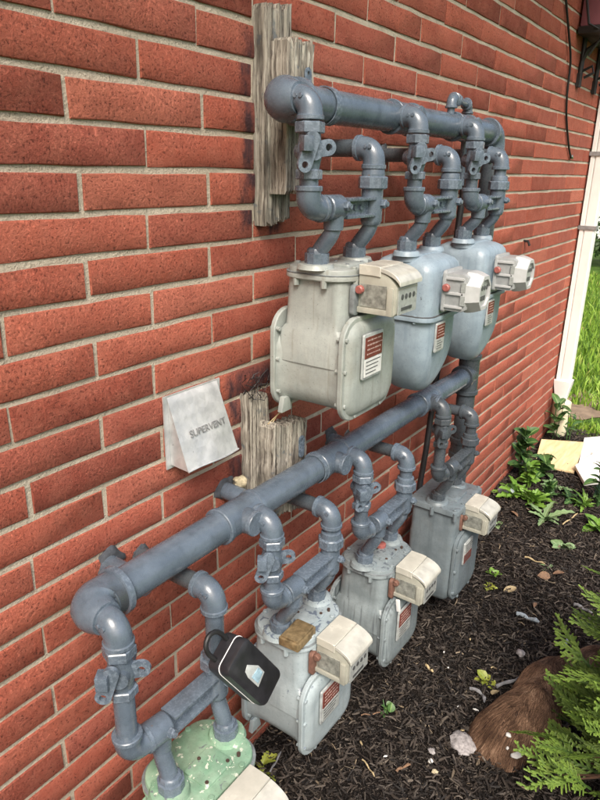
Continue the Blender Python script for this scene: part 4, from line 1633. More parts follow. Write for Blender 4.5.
# flared sheet-metal hood: bent front, two triangular cheeks, real sheet thickness
xa, xb = VX0 + 0.004, VX1 - 0.004
P = lambda x, y, z: Vector((x, y, z))
nu, nv = 12, 10
fg = []
for i in range(nu + 1):
    u = i / nu
    col = []
    for j in range(nv + 1):
        v = j / nv
        flare = 0.004 * v
        x = (xa - flare) * (1 - u) + (xb + flare) * u
        y = -0.009 - DP * v ** 1.05 - 0.003 * math.sin(math.pi * u) * v + 0.0022 * math.sin(6.5 * u + 1) * v * v
        z = VZT - (VZT - VZB - 0.004) * v + 0.002 * math.sin(5 * u) * v
        col.append(P(x, y, z))
    fg.append(col)
def sheet(bm, G, th):
    n, m_ = len(G), len(G[0])
    F_ = [[bm.verts.new(p) for p in c_] for c_ in G]
    B_ = [[bm.verts.new(p + Vector((0, th, th * 0.4))) for p in c_] for c_ in G]
    for i in range(n - 1):
        for j in range(m_ - 1):
            bm.faces.new((F_[i][j], F_[i + 1][j], F_[i + 1][j + 1], F_[i][j + 1]))
            bm.faces.new((B_[i + 1][j], B_[i][j], B_[i][j + 1], B_[i + 1][j + 1]))
    for i in range(n - 1):
        for j in (0, m_ - 1):
            bm.faces.new((F_[i][j], B_[i][j], B_[i + 1][j], F_[i + 1][j]))
    for j in range(m_ - 1):
        for i in (0, n - 1):
            bm.faces.new((F_[i][j], F_[i][j + 1], B_[i][j + 1], B_[i][j]))
sheet(bm, fg, 0.0022)
hood = obj('hood_front', bm, 'galvanised', vent, angle=50)
for s, xs_ in ((0, xa), (1, xb)):
    bm = new()
    e = fg[0] if s == 0 else fg[-1]
    off = 0.0012 if s == 0 else -0.0012
    va = [bm.verts.new(p + Vector((off, 0.0005, 0))) for p in e]
    vb = [bm.verts.new(Vector((xs_ + off, -0.0085, p.z))) for p in e]
    va2 = [bm.verts.new(v.co + Vector((off, 0, 0))) for v in va]
    vb2 = [bm.verts.new(v.co + Vector((off, 0, 0))) for v in vb]
    for j in range(len(e) - 1):
        bm.faces.new((va[j], va[j + 1], vb[j + 1], vb[j]))
        bm.faces.new((va2[j + 1], va2[j], vb2[j], vb2[j + 1]))
    bm.faces.new((va[-1], va2[-1], vb2[-1], vb[-1]))
    obj('cheek', bm, 'galvanised', vent)
bm = new()
for i in range(nu):
    pass
tube(bm, [c_[-1] + Vector((0, -0.0008, 0.001)) for c_ in fg], 0.0022, 6)
obj('hem', bm, 'galvanised', vent)
tm_ = text_mesh('SUPERVENT', 0.0205, 0.0007)
tm_.materials.append(MAT['emboss'])
jm = nv // 2
u_ = (fg[nu][jm] - fg[0][jm]).normalized()
w_ = (fg[nu // 2][jm + 2] - fg[nu // 2][jm - 2]).normalized()
n_ = u_.cross(-w_).normalized()
if n_.y > 0:
    n_ = -n_
up_ = n_.cross(u_).normalized()
Mt = Matrix((u_, up_, n_)).transposed().to_4x4()
ctr = (fg[nu // 2][jm] + fg[nu // 2][jm + 1]) / 2 + n_ * 0.0022 + u_ * 0.006
lt = bpy.data.objects.new('lettering', tm_)
COL.objects.link(lt)
lt.parent = hood
lt.matrix_local = Matrix.Translation(ctr) @ Mt

# ------------------------------------------------------------------ small wall fittings


def stub(px, py, label, foam):
    c = at_y(px, py, -0.012)
    t = thing('wall_stub', label, 'pipe', (c.x, 0, c.z))
    bm = new()
    cyl(bm, (c.x, 0.01, c.z), (c.x, YH + 0.015, c.z - 0.004), 0.0205, 18)
    obj('stub_pipe', bm, 'pipe_paint', t)
    bm = new()
    blob_ring(bm, (c.x + 0.004, -0.003, c.z + 0.003), 0.027, 0.004)
    obj('caulk', bm, 'caulk', t)
    if foam:
        bm = new()
        cf = Vector((c.x + 0.022, -0.030, c.z + 0.020))
        bmesh.ops.create_icosphere(bm, subdivisions=2, radius=0.017)
        for v in bm.verts:
            v.co = v.co * random.uniform(0.65, 1.25) + cf
        obj('foam', bm, 'foam_cream', t)


stub(112, 566, 'pipe stub from bricks to the header end with a dark caulk smear', False)
stub(228, 491, 'pipe stub with cream foam lump by the wide wooden block', True)
stub(333, 440, 'pipe stub with a dark caulk collar behind the lower header, below the meters', False)


def strap(c, label, s=1.0):
    bm = new()
    tr = []
    for i in range(9):
        a = rad(100 - 22 * i)
        tr.append((YH + (RH + 0.0065) * math.sin(a) * 0.0, 0))
    # band over the pipe and an upright ear with a hole
    n = 14
    rr = RH + 0.002
    pa, pb = [], []
    for i in range(n + 1):
        a = rad(-80 + 190 * i / n)
        y, z = YH - rr * math.cos(a), c.z + rr * math.sin(a)
        pa.append((y, z))
    for w0, w1 in ((-0.011, 0.011),):
        A = [bm.verts.new((c.x + w0, y, z)) for y, z in pa]
        B = [bm.verts.new((c.x + w1, y, z)) for y, z in pa]
        C = [bm.verts.new((c.x + w0, YH + (y - YH) * 1.06, c.z + (z - c.z) * 1.06)) for y, z in pa]
        D = [bm.verts.new((c.x + w1, YH + (y - YH) * 1.06, c.z + (z - c.z) * 1.06)) for y, z in pa]
        for i in range(n):
            bm.faces.new((A[i], B[i], B[i + 1], A[i + 1]))
            bm.faces.new((D[i], C[i], C[i + 1], D[i + 1]))
            bm.faces.new((A[i], A[i + 1], C[i + 1], C[i]))
            bm.faces.new((B[i + 1], B[i], D[i], D[i + 1]))
        for i in (0, n):
            bm.faces.new((A[i], C[i], D[i], B[i]))
    lug(bm, (c.x, -0.0815, c.z + RH + 0.030), ZZ, XX, YY, 0.036, 0.011, 0.004, 0.003)
    o = obj('pipe_strap', bm, 'pipe_paint')
    tag(o, label, 'strap')


strap(Vector((0.528, 0, ZHU)), 'steel pipe strap ear screwed to the shorter board over the upper header')
strap(Vector((0.530, 0, ZHL)), 'steel pipe strap screwed to the wide wooden block over the lower header')

# small bypass loop on top of the upper header and thin leaning black pipe
by = thing('bypass_loop', 'small upside-down U of thin pipe rising from the upper header', 'pipe', (1.16, YH, ZHU))
a_, b_ = at_y(452, 98, YH), at_y(468, 105, YH + 0.03)
bm = new()
cyl(bm, (a_.x, YH, ZHU), (a_.x, YH, a_.z), 0.0105, 14)
obj('nipple', bm, 'pipe_paint', by)
ub = Vector((b_.x - a_.x, b_.y - a_.y, 0)).normalized()
bm = new()
elbow(bm, a_, -ZZ, ub, 0.0145, 0.026, 0.026, 0.017, 0.003, 0.007, 16)
obj('elbow', bm, 'pipe_paint', by)
b2 = a_ + ub * (Vector((b_.x - a_.x, b_.y - a_.y, 0)).length)
bm = new()
cyl(bm, a_ + ub * 0.02, b2 - ub * 0.02, 0.0105, 14)
hexagon(bm, a_ + ub * 0.045, ub, 0.018, 0.018, 8)
obj('cross_pipe', bm, 'pipe_paint', by)
bm = new()
elbow(bm, b2, -ZZ, -ub, 0.0145, 0.026, 0.026, 0.017, 0.003, 0.007, 16)
obj('elbow', bm, 'pipe_paint', by)
bm = new()
cyl(bm, (b2.x, b2.y, ZHU - 0.16), b2, 0.0105, 14)
obj('down_pipe', bm, 'pipe_paint', by)
bm = new()
tube(bm, [at_y(466, 165, -0.066), at_y(462, 200, -0.066), at_y(426, 450, -0.066), at_y(420, 484, -0.066) , Vector((1.295, -0.066, -0.04))], 0.0105, 14)
o = obj('thin_black_pipe', bm, 'black_iron')
tag(o, 'thin black pipe leaning on the bricks behind the meters into the mulch', 'pipe')

# hanging cable with a connector at its end
pts = [at_y(565, -40, -0.012), at_y(566, 0, -0.010), at_y(569, 35, -0.012), at_y(570.5, 62, -0.012), at_y(567, 95, -0.010), at_y(566.5, 120, -0.010), at_y(569, 148, -0.010), at_y(571, 158, -0.010)]
cb = thing('hanging_cable', 'thin black cable hanging down the bricks with a loose end', 'cable', pts[-1])
sp = []
for i in range(len(pts) - 1):
    for s in (0, 0.34, 0.67):
        p0, p1, p2, p3 = pts[max(0, i - 1)], pts[i], pts[i + 1], pts[min(len(pts) - 1, i + 2)]
        sp.append(0.5 * ((2 * p1) + (p2 - p0) * s + (2 * p0 - 5 * p1 + 4 * p2 - p3) * s * s + (3 * p1 - p0 - 3 * p2 + p3) * s ** 3))
sp.append(pts[-1])
bm = new()
tube(bm, sp, 0.0052, 8)
obj('cord', bm, 'black_rubber', cb)
bm = new()
profile_cyl(bm, pts[-1] + Vector((0, 0, 0.012)), (pts[-1] - pts[-2]), [(0, 0.006), (0.002, 0.008), (0.020, 0.008), (0.021, 0.004), (0.030, 0.003)], 10)
obj('connector', bm, 'steel_bright', cb)
p = at_y(525.5, 241, -0.006)
bm = new()
tube(bm, [p + Vector((0, 0.02, 0)), p + Vector((0, -0.012, 0)), p + Vector((0.004, -0.02, -0.02))], 0.006, 8)
tag(obj('wire_stub', bm, 'black_rubber'), 'tiny black wire stub poking out of the bricks past the riser pipe', 'wire')

# maroon box on iron bracket high on the wall near the corner
mb0 = at_y(584, 26, -0.03)
mbx = thing('wall_box', 'maroon box on a black iron bracket high on the wall near the corner', 'box', (mb0.x + 0.3, 0, mb0.z))
bm = new()
box(bm, (mb0.x + 0.27, -0.091, mb0.z + 0.26), (0.27, 0.079, 0.26), None, 0.006)
mb = obj('box_body', bm, 'maroon', mbx)
bm = new()
box(bm, (mb0.x + 0.27, -0.093, mb0.z - 0.016), (0.278, 0.085, 0.015), None, 0.003)
obj('bottom_rail', bm, 'dark_iron', mbx)
for q in (0.13, 0.46):
    bm = new()
    x = mb0.x + q
    pp = [Vector((x, -0.008, mb0.z - 0.22)), Vector((x, -0.010, mb0.z - 0.13)), Vector((x, -0.03, mb0.z - 0.08)), Vector((x, -0.085, mb0.z - 0.045)), Vector((x, -0.15, mb0.z - 0.03))]
    tube(bm, pp, 0.011, 8)
    cyl(bm, (x, -0.012, mb0.z - 0.24), (x, -0.012, mb0.z - 0.02), 0.011, 8)
    box(bm, (x, -0.008, mb0.z - 0.21), (0.02, 0.009, 0.03))
    tube(bm, [Vector((x, -0.02, mb0.z - 0.17)), Vector((x + 0.01, -0.06, mb0.z - 0.15)), Vector((x + 0.01, -0.07, mb0.z - 0.18)), Vector((x, -0.03, mb0.z - 0.20))], 0.007, 6)
    obj('bracket', bm, 'dark_iron', mbx)
bm = new()
tube(bm, [Vector((mb0.x - 0.035, -0.02, mb0.z + 0.16)), Vector((mb0.x - 0.04, -0.06, mb0.z + 0.0)), Vector((mb0.x + 0.02, -0.12, mb0.z - 0.03)), Vector((mb0.x + 0.03, -0.06, mb0.z - 0.12))], 0.006, 6)
obj('stay_wire', bm, 'dark_iron', mbx)

# ------------------------------------------------------------------ downspout
XDN = 3.46
ds = thing('downspout', 'white rectangular downspout at the wall corner standing in a cream drain pipe', 'downspout', (XDN, -0.05, 0))
dy0, dy1 = -0.012, -0.094
bm = new()
prof = [(XDN - 0.030, dy0), (XDN - 0.030, dy0 - 0.018), (XDN - 0.022, dy0 - 0.021), (XDN - 0.022, dy0 - 0.026), (XDN - 0.030, dy0 - 0.029), (XDN - 0.030, dy1 + 0.006), (XDN - 0.024, dy1),
        (XDN + 0.0, dy1), (XDN + 0.004, dy1 + 0.006), (XDN + 0.008, dy1), (XDN + 0.030, dy1), (XDN + 0.030, dy0)]
extrude_poly(bm, prof, 'z', 0.36, 2.75)
obj('spout_pipe', bm, 'white_vinyl', ds, angle=20)
for z in (1.30, 1.70):
    bm = new()
    box(bm, (XDN - 0.0345, (dy0 + dy1) / 2, z), (0.002, 0.050, 0.011))
    box(bm, (XDN, dy1 - 0.004, z), (0.036, 0.002, 0.011))
    obj('strap', bm, 'strap_steel', ds)
bm = new()
def rg(hx, hy, z, r=0.006):
    return [(x + XDN, y + (dy0 + dy1) / 2, z) for x, y in rrect(hx, hy, r, 3)]
loft(bm, [rg(0.034, 0.032, 0.225), rg(0.034, 0.032, 0.245), rg(0.044, 0.051, 0.350), rg(0.045, 0.052, 0.372)])
obj('adapter', bm, 'white_vinyl', ds)
bm = new()
profile_cyl(bm, (XDN, (dy0 + dy1) / 2 - 0.012, -0.05), ZZ, [(0, 0.050), (0.20, 0.050), (0.202, 0.055), (0.278, 0.055), (0.282, 0.052)], 26)
obj('drain_pipe', bm, 'cream_pvc', ds)
# ------------------------------------------------------------------ loose boards near the corner


def plank(name, label, corners, th, mat):
    bm = new()
    a = [Vector(c) for c in corners]
    nrm = (a[1] - a[0]).cross(a[3] - a[0]).normalized()
    if nrm.z < 0:
        nrm = -nrm
    vt = [bm.verts.new(p + nrm * th) for p in a]
    vb = [bm.verts.new(p) for p in a]
    bm.faces.new(vt)
    bm.faces.new(list(reversed(vb)))
    for i in range(4):
        bm.faces.new((vt[i], vb[i], vb[(i + 1) % 4], vt[(i + 1) % 4]))
    bmesh.ops.recalc_face_normals(bm, faces=bm.faces[:])
    bmesh.ops.bevel(bm, geom=bm.edges[:], offset=0.0015, segments=1, affect='EDGES')
    o = obj(name, bm, mat)
    return tag(o, label, 'board', 'loose boards at the wall corner')


def gz(px, py, z):
    return at_z(px, py, z)


plank('loose_board', 'pale tan plywood offcut lying by the wall corner', [gz(534, 466, 0.03), gz(574, 474, 0.025), gz(584, 444, 0.02), gz(541, 441, 0.06)], 0.014, 'pale_wood')
plank('loose_board', 'white painted board leaning over the edge of the plywood offcut', [gz(584, 486, 0.028), gz(640, 480, 0.028), gz(618, 440, 0.055), gz(574, 468, 0.055)], 0.02, 'white_board')
plank('loose_board', 'white sheet lying flat behind the plywood offcut', [gz(578, 466, 0.024), gz(622, 466, 0.024), gz(608, 437, 0.02), gz(584, 439, 0.02)], 0.010, 'white_board')

# ------------------------------------------------------------------ plants


def leaf_mesh(L, W, kind, curl=0.5, seed=0):
    g = random.Random(seed)
    n = 9 if kind == 'lobed' else 7
    rows = []
    for i in range(n + 1):
        s = i / n
        if kind == 'lobed':
            w = W * (0.18 + 0.82 * math.sin(math.pi * min(1, 0.06 + s * 0.94)) ** 0.8) * (0.62 if i % 2 else 1.1)
        elif kind == 'oval':
            w = W * math.sin(math.pi * (0.04 + 0.94 * s)) ** 0.75
        else:
            w = W * (0.25 + 0.75 * math.sin(math.pi * (0.05 + 0.93 * s)))
        if i == n:
            w = W * 0.04
        y = L * (s - 0.12 * curl * s * s)
        z = L * (0.30 * s - (0.22 + 0.45 * curl) * s * s) + g.uniform(-0.01, 0.01) * L
        rows.append((y, z, w, s))
    me = bpy.data.meshes.new('leaf')
    V, F, U = [], [], []
    for y, z, w, s in rows:
        V += [(-w, y + g.uniform(-.02, .02) * L, z + 0.32 * w), (-w * 0.5, y, z + 0.10 * w), (0, y, z), (w * 0.5, y, z + 0.10 * w), (w, y + g.uniform(-.02, .02) * L, z + 0.32 * w)]
        U += [(0, s), (0.28, s), (0.5, s), (0.72, s), (1, s)]
    for i in range(n):
        for j in range(4):
            k = i * 5 + j
            F.append((k, k + 1, k + 6, k + 5))
    me.from_pydata(V, [], F)
    uv = me.uv_layers.new(name='UVMap')
    for lp in me.loops:
        uv.data[lp.index].uv = U[lp.vertex_index]
    me.polygons.foreach_set('use_smooth', [True] * len(me.polygons))
    return me


def weed(px, py, label, kind, mat, n, L, W, lift=(10, 60), z=0.0, seed=0, stem=0.0, curl=0.5, spread=360, group='weeds in the mulch bed', cat='weed'):
    g = random.Random(seed * 31 + 7)
    c = at_z(px, py, z)
    c.z = height(c.x, c.y) - 0.002
    t = thing('weed_plant', label, cat, c, group)
    meshes = [leaf_mesh(L, W, kind, curl * f, seed + q) for q, f in enumerate((0.7, 1.0, 1.25))]
    for m_ in meshes:
        m_.materials.append(MAT[mat])
    a0 = g.uniform(0, 360)
    for i in range(n):
        o = bpy.data.objects.new('leaf', g.choice(meshes))
        COL.objects.link(o)
        o.parent = t
        s = g.uniform(0.55, 1.15)
        o.scale = (s, s, s)
        zz = stem * g.uniform(0.15, 1.0) if stem else g.uniform(0.002, 0.008)
        o.location = (g.uniform(-.012, .012), g.uniform(-.012, .012), zz)
        o.rotation_euler = Euler((rad(g.uniform(*lift)), rad(g.uniform(-25, 25)), rad(a0 + i * 137.5 + g.uniform(-20, 20))), 'XYZ')
    if stem:
        bm = new()
        for q in range(max(2, n // 6)):
            dx, dy = g.uniform(-.03, .03), g.uniform(-.03, .03)
            tube(bm, [Vector((dx * .2, dy * .2, -0.01)), Vector((dx * .6, dy * .6, stem * 0.5)), Vector((dx, dy, stem))], [0.003, 0.0025, 0.0015], 6)
        obj('stem', bm, mat, t, False)
    return t


weed(520, 478, 'tall dark green broadleaf weed growing against the brick wall by the plywood', 'oval', 'leaf_dark', 44, 0.085, 0.028, (0, 60), seed=1, stem=0.26)
weed(541, 478, 'dark green broadleaf weed at the mulch edge of the plywood offcut', 'oval', 'leaf_dark', 26, 0.085, 0.028, (0, 50), seed=2, stem=0.14)
weed(516, 496, 'bright green toothed weed clump beside the pale blue scrap', 'lobed', 'leaf_bright', 30, 0.12, 0.022, (10, 70), seed=3)
weed(533, 503, 'bright green lobed weed in front of the tall broadleaf weed', 'lobed', 'leaf_bright', 28, 0.12, 0.022, (10, 65), seed=4)
weed(545, 519, 'pale sage thistle rosette with long drooping leaves', 'lobed', 'leaf_sage', 10, 0.14, 0.020, (5, 40), seed=5)
weed(528, 488, 'mixed green weed tangle between the broadleaf weed and the lobed weeds', 'oval', 'leaf_bright', 36, 0.06, 0.018, (5, 70), seed=31, stem=0.14)
weed(548, 499, 'small-leaved green weed patch behind the thistle rosette', 'oval', 'leaf_dark', 34, 0.05, 0.015, (5, 70), seed=32, stem=0.09)
weed(583, 506, 'grassy green weed tuft under the leaning white board', 'lobed', 'leaf_bright', 22, 0.10, 0.010, (20, 75), seed=33)
weed(562, 546, 'small blue-green four-leaved seedling alone in the mulch', 'oval', 'leaf_sage', 7, 0.050, 0.018, (10, 45), seed=6)
weed(597, 528, 'bright green broad-leaved weed next to the conifer', 'oval', 'leaf_bright', 12, 0.10, 0.026, (10, 50), seed=7)
weed(597, 508, 'leafy dark weed standing in front of the white leaning board', 'oval', 'leaf_dark', 24, 0.085, 0.022, (5, 55), seed=8, stem=0.22)
weed(570, 500, 'low green weed spreading below the plywood offcut', 'lobed', 'leaf_dark', 14, 0.10, 0.02, (5, 40), seed=9)
weed(556, 490, 'low grey-green weed between the plywood and the thistle rosette', 'lobed', 'leaf_sage', 12, 0.09, 0.018, (10, 45), seed=10)
weed(547, 568, 'tiny sprout beside a brown dead leaf', 'oval', 'leaf_sage', 4, 0.04, 0.008, (5, 30), seed=11)
weed(494, 575, 'small green sprout at the foot of the slate meter', 'oval', 'leaf_bright', 8, 0.035, 0.012, (10, 50), seed=12)
weed(488, 588, 'yellowing sprout near the foot of the slate meter', 'lobed', 'leaf_yellow', 9, 0.055, 0.012, (5, 40), seed=13)
weed(486, 681, 'yellow-green leafy sprout beside a curled cream leaf', 'oval', 'leaf_yellow', 10, 0.040, 0.015, (5, 40), seed=14)
weed(386, 717, 'small dark clover sprout below the meter with the red plug', 'oval', 'leaf_dark', 7, 0.026, 0.011, (20, 60), seed=15, stem=0.03)
weed(497, 523, 'tiny green seedling beside the wall end of the slate meter', 'oval', 'leaf_sage', 6, 0.04, 0.013, (10, 45), seed=16)
weed(553, 441, 'dark weed growing between the wall corner and the drain pipe', 'oval', 'leaf_dark', 20, 0.09, 0.02, (10, 60), seed=17, stem=0.26)
weed(567, 446, 'thin-leaved climbing weed in front of the cream drain pipe', 'oval', 'leaf_dark', 10, 0.09, 0.014, (0, 40), seed=18, stem=0.22)
weed(264, 775, 'yellowing weed tuft between the green-topped meter and its neighbour', 'lobed', 'leaf_yellow', 8, 0.05, 0.010, (10, 50), seed=19)

# ------------------------------------------------------------------ conifer (flat scaly sprays)


def spray(g, L, V, F, tips, M):
    """one flat fan: axis, side branchlets, scale-like twiglets as little flattened bars"""
    def bar(a, b, w0, w1, t0, t1):
        a, b = np.array(a), np.array(b)
        d = b - a
        l = np.linalg.norm(d[:2]) + 1e-9
        nx_, ny_ = -d[1] / l, d[0] / l
        k = len(V)
        th = w0 * 0.55
        pts = [(a[0] + nx_ * w0, a[1] + ny_ * w0, a[2]), (a[0], a[1], a[2] + th), (a[0] - nx_ * w0, a[1] - ny_ * w0, a[2]),
               ((a[0] + b[0]) / 2 + nx_ * w0 * 1.2, (a[1] + b[1]) / 2 + ny_ * w0 * 1.2, (a[2] + b[2]) / 2), ((a[0] + b[0]) / 2, (a[1] + b[1]) / 2, (a[2] + b[2]) / 2 + th), ((a[0] + b[0]) / 2 - nx_ * w0 * 1.2, (a[1] + b[1]) / 2 - ny_ * w0 * 1.2, (a[2] + b[2]) / 2),
               (b[0] + nx_ * w1, b[1] + ny_ * w1, b[2]), (b[0], b[1], b[2] + th * 0.5), (b[0] - nx_ * w1, b[1] - ny_ * w1, b[2])]
        for p in pts:
            V.append(tuple(M @ Vector(p)))
        tm = (t0 + t1) / 2
        tips.extend([t0] * 3 + [tm] * 3 + [t1] * 3)
        F.extend([(k, k + 1, k + 4, k + 3), (k + 1, k + 2, k + 5, k + 4), (k + 3, k + 4, k + 7, k + 6), (k + 4, k + 5, k + 8, k + 7)])
    n = 8
    droop = g.uniform(0.05, 0.30)
    bendx = g.uniform(-0.25, 0.25)
    def axis(s):
        return (bendx * L * s * s, L * s, -droop * L * s * s)
    for i in range(n):
        s0, s1 = i / n, (i + 1) / n
        bar(axis(s0), axis(s1), 0.0030 * (1.2 - 0.5 * s0), 0.0030 * (1.2 - 0.5 * s1), s0 * 0.5, s1 * 0.8)
        for sd in (-1, 1):
            if i < 1:
                continue
            bl = L * (0.40 * (1 - s0) + 0.14) * g.uniform(0.65, 1.2)
            a = axis((s0 + s1) / 2 + sd * 0.03)
            ang = rad(90 - sd * g.uniform(30, 50))
            m = max(2, int(bl / 0.014))
            prev = a
            for q in range(m):
                f = (q + 1) / m
                an = ang + sd * 0.30 * f
                cur = (a[0] + math.cos(an) * bl * f, a[1] + math.sin(an) * bl * f, a[2] - 0.12 * bl * f * f + g.uniform(-.0015, .0015))
                bar(prev, cur, 0.0029, 0.0024, 0.35 + 0.5 * (q / m), 0.4 + 0.6 * f)
                if q < m - 1:
                    for e in (-1, 1):
                        if g.random() < 0.15:
                            continue
                        l2 = bl * (0.30 * (1 - f) + 0.14) * g.uniform(0.7, 1.3)
                        a2 = an + e * rad(g.uniform(28, 44))
                        bar(cur, (cur[0] + math.cos(a2) * l2, cur[1] + math.sin(a2) * l2, cur[2] - 0.04 * l2 + g.uniform(-.002, .002)), 0.0028, 0.0018, 0.55, 1.0)
                prev = cur


bush_c = Vector((0.95, -1.01, 0.0))
bush_c.z = height(0.95, -1.01) - 0.01
bush = thing('conifer_shrub', 'green arborvitae shrub with flat scaly sprays at the edge of the bed', 'shrub', bush_c)
bm = new()
tube(bm, [Vector((0, 0, -0.03)), Vector((0.01, 0.01, 0.12)), Vector((0.0, 0.02, 0.35)), Vector((0.02, 0.0, 0.86))], [0.040, 0.032, 0.020, 0.006], 12)
obj('trunk', bm, 'bark', bush, False)
g = random.Random(21)
V, F, tips = [], [], []
bmb = new()
for i in range(480):
    h = 0.05 + 0.88 * (i / 480) ** 1.25
    az = i * 2.39996 + g.uniform(-0.3, 0.3)
    rmax = 0.44 * (1 - h / 1.05) ** 0.7 * (0.88 + 0.12 * math.sin(3 * az + 9 * h))
    rr = rmax * g.uniform(0.35, 0.98)
    L = g.uniform(0.10, 0.17)
    outv = Vector((math.cos(az), math.sin(az), 0))
    base = outv * max(0.02, rr - L * 0.55) + Vector((0.0, 0.01, h))
    el = rad(g.uniform(5, 50))
    yv = (outv * math.cos(el) + Vector((0, 0, 1)) * math.sin(el)).normalized()
    tw = rad(g.uniform(-70, 70))
    zv = (Vector((0, 0, 1)) - yv * yv.z).normalized()
    xv = yv.cross(zv)
    zv, xv = zv * math.cos(tw) + xv * math.sin(tw), xv * math.cos(tw) - zv * math.sin(tw)
    M = Matrix.Translation(base) @ Matrix((xv, yv, zv)).transposed().to_4x4()
    spray(g, L, V, F, tips, M)
    if i % 3 == 0:
        tube(bmb, [Vector((0, 0, max(0.01, h - 0.08))), base * 0.6 + Vector((0, 0, h * 0.36)), base], [0.006, 0.004, 0.002], 5)
obj('branches', bmb, 'bark', bush, False)
me = bpy.data.meshes.new('crown')
me.from_pydata(V, [], F)
at_ = me.attributes.new('tip', 'FLOAT', 'POINT')
at_.data.foreach_set('value', tips)
link('crown', me, 'arborvitae_leaf', bush, False)

# ------------------------------------------------------------------ fibrous brown root mound
mc = Vector((0.90, -0.60, 0.0))
mound = thing('root_mound', 'brown shaggy fibrous root mound humped beside the conifer shrub', 'root', mc)


def mound_h(x, y):
    """humps along the line towards the shrub, blended"""
    h = 0.0
    for (cx, cy, a, b, hh, ang) in ((0.90, -0.590, 0.145, 0.098, 0.125, -0.35), (0.98, -0.62, 0.12, 0.10, 0.125, -0.3), (1.15, -0.635, 0.165, 0.092, 0.120, -0.25), (1.33, -0.74, 0.15, 0.10, 0.10, -0.5), (0.845, -0.60, 0.085, 0.065, 0.07, 0.2)):
        dx, dy = x - cx, y - cy
        u_, v_ = dx * math.cos(ang) + dy * math.sin(ang), -dx * math.sin(ang) + dy * math.cos(ang)
        q = (u_ / a) ** 2 + (v_ / b) ** 2
        if q < 1:
            f = hh * (1 - q) ** 0.55
            h = max(h, f) + 0.25 * min(h, f)
    if h > 0:
        h += 0.007 * math.sin(21 * x + 8 * y) * math.sin(17 * y + 4 * x) * min(1, h / 0.04) + 0.003 * math.sin(60 * x - 35 * y) * min(1, h / 0.04)
    return min(h, 0.15)


bm = new()
gx, gy = 70, 44
G = []
for i in range(gx + 1):
    row = []
    for j in range(gy + 1):
        x, y = 0.66 + 0.86 * i / gx, -0.87 + 0.42 * j / gy
        row.append(bm.verts.new((x, y, mound_h(x, y) - 0.022)))
    G.append(row)
for i in range(gx):
    for j in range(gy):
        bm.faces.new((G[i][j], G[i + 1][j], G[i + 1][j + 1], G[i][j + 1]))
obj('core', bm, 'bark', mound)
V, F = [], []
g = random.Random(5)
cnt = 0
while cnt < 9500:
    x, y = g.uniform(0.68, 1.50), g.uniform(-0.86, -0.46)
    h0 = mound_h(x, y)
    if h0 < 0.012:
        continue
    cnt += 1
    # strands comb along the hump and downhill
    e = 0.006
    gxh, gyh = (mound_h(x + e, y) - mound_h(x - e, y)) / (2 * e), (mound_h(x, y + e) - mound_h(x, y - e)) / (2 * e)
    dn = Vector((-gxh, -gyh, 0))
    if dn.length > 1e-3:
        dn.normalize()
    d = (Vector((-0.85, 0.20 + 0.5 * math.sin(9 * x), 0)) * 1.0 + dn * 0.55 + Vector((g.uniform(-.35, .35), g.uniform(-.35, .35), 0))).normalized()
    L = g.uniform(0.02, 0.075)
    w = g.uniform(0.0005, 0.0017)
    sd = Vector((-d.y, d.x, 0)) * w
    pr = []
    for q in range(4):
        p_ = Vector((x, y, 0)) + d * (L * q / 3)
        p_.z = max(mound_h(p_.x, p_.y), 0.0) - 0.020 + g.uniform(0.0004, 0.0026)
        pr.append(p_)
    k = len(V)
    for q, p_ in enumerate(pr):
        ww = sd * (1 - 0.2 * q)
        V += [tuple(p_ - ww), tuple(p_ + ww + Vector((0, 0, 0.0006)))]
    for q in range(3):
        F.append((k + 2 * q, k + 2 * q + 1, k + 2 * q + 3, k + 2 * q + 2))
me = bpy.data.meshes.new('fibres')
me.from_pydata(V, [], F)
tag(link('fibres', me, 'fibre', mound), kind='stuff')

# ------------------------------------------------------------------ debris on the mulch


def lump(name, label, cat, px, py, sx, sy, sz, mat, seed, group=None, zoff=0.0, sub=2, jag=0.22, ground=None):
    g = random.Random(seed)
    c = at_z(px, py, zoff) if ground is None else hit_mound(px, py)
    zb_ = height(c.x, c.y) + 0.008 if ground is None else ground(c.x, c.y)
    bm = new()
    bmesh.ops.create_icosphere(bm, subdivisions=sub, radius=1.0)
    a = g.uniform(0, 6.28)
    for v in bm.verts:
        f = 1 + g.uniform(-jag, jag)
        x, y, z = v.co.x * sx * f, v.co.y * sy * f, v.co.z * sz * (1 + g.uniform(-jag, jag) * .5)
        v.co = Vector((c.x + x * math.cos(a) - y * math.sin(a), c.y + x * math.sin(a) + y * math.cos(a), zb_ + sz * 0.6 + z))
    return tag(obj(name, bm, mat, angle=60), label, cat, group)


lump('flat_stone', 'flat rough grey stone at the foot of the brown root mound', 'stone', 462, 751, 0.040, 0.036, 0.012, 'stone_grey', 1, sub=3, jag=0.16)
lump('pebble', 'round white pebble near the flat grey stone', 'pebble', 430, 768, 0.008, 0.007, 0.006, 'pebble_white', 2, 'pale pebbles on the mulch')
lump('pebble', 'rough pale grey pebble beside the round white pebble', 'pebble', 431, 758, 0.013, 0.010, 0.007, 'stone_grey', 3, 'pale pebbles on the mulch')
lump('pebble', 'yellowish pebble near the round white pebble', 'pebble', 434, 779, 0.010, 0.008, 0.006, 'foam_cream', 4, 'pale pebbles on the mulch')
lump('stone', 'small grey stone between the conifer and the meters', 'stone', 520, 655, 0.016, 0.014, 0.010, 'stone_grey', 5)
lump('foam_scrap', 'crumpled pale blue scrap lying against the brick wall by the weeds', 'scrap', 507, 490, 0.040, 0.032, 0.026, 'bluish_scrap', 6, zoff=0.03, jag=0.35)


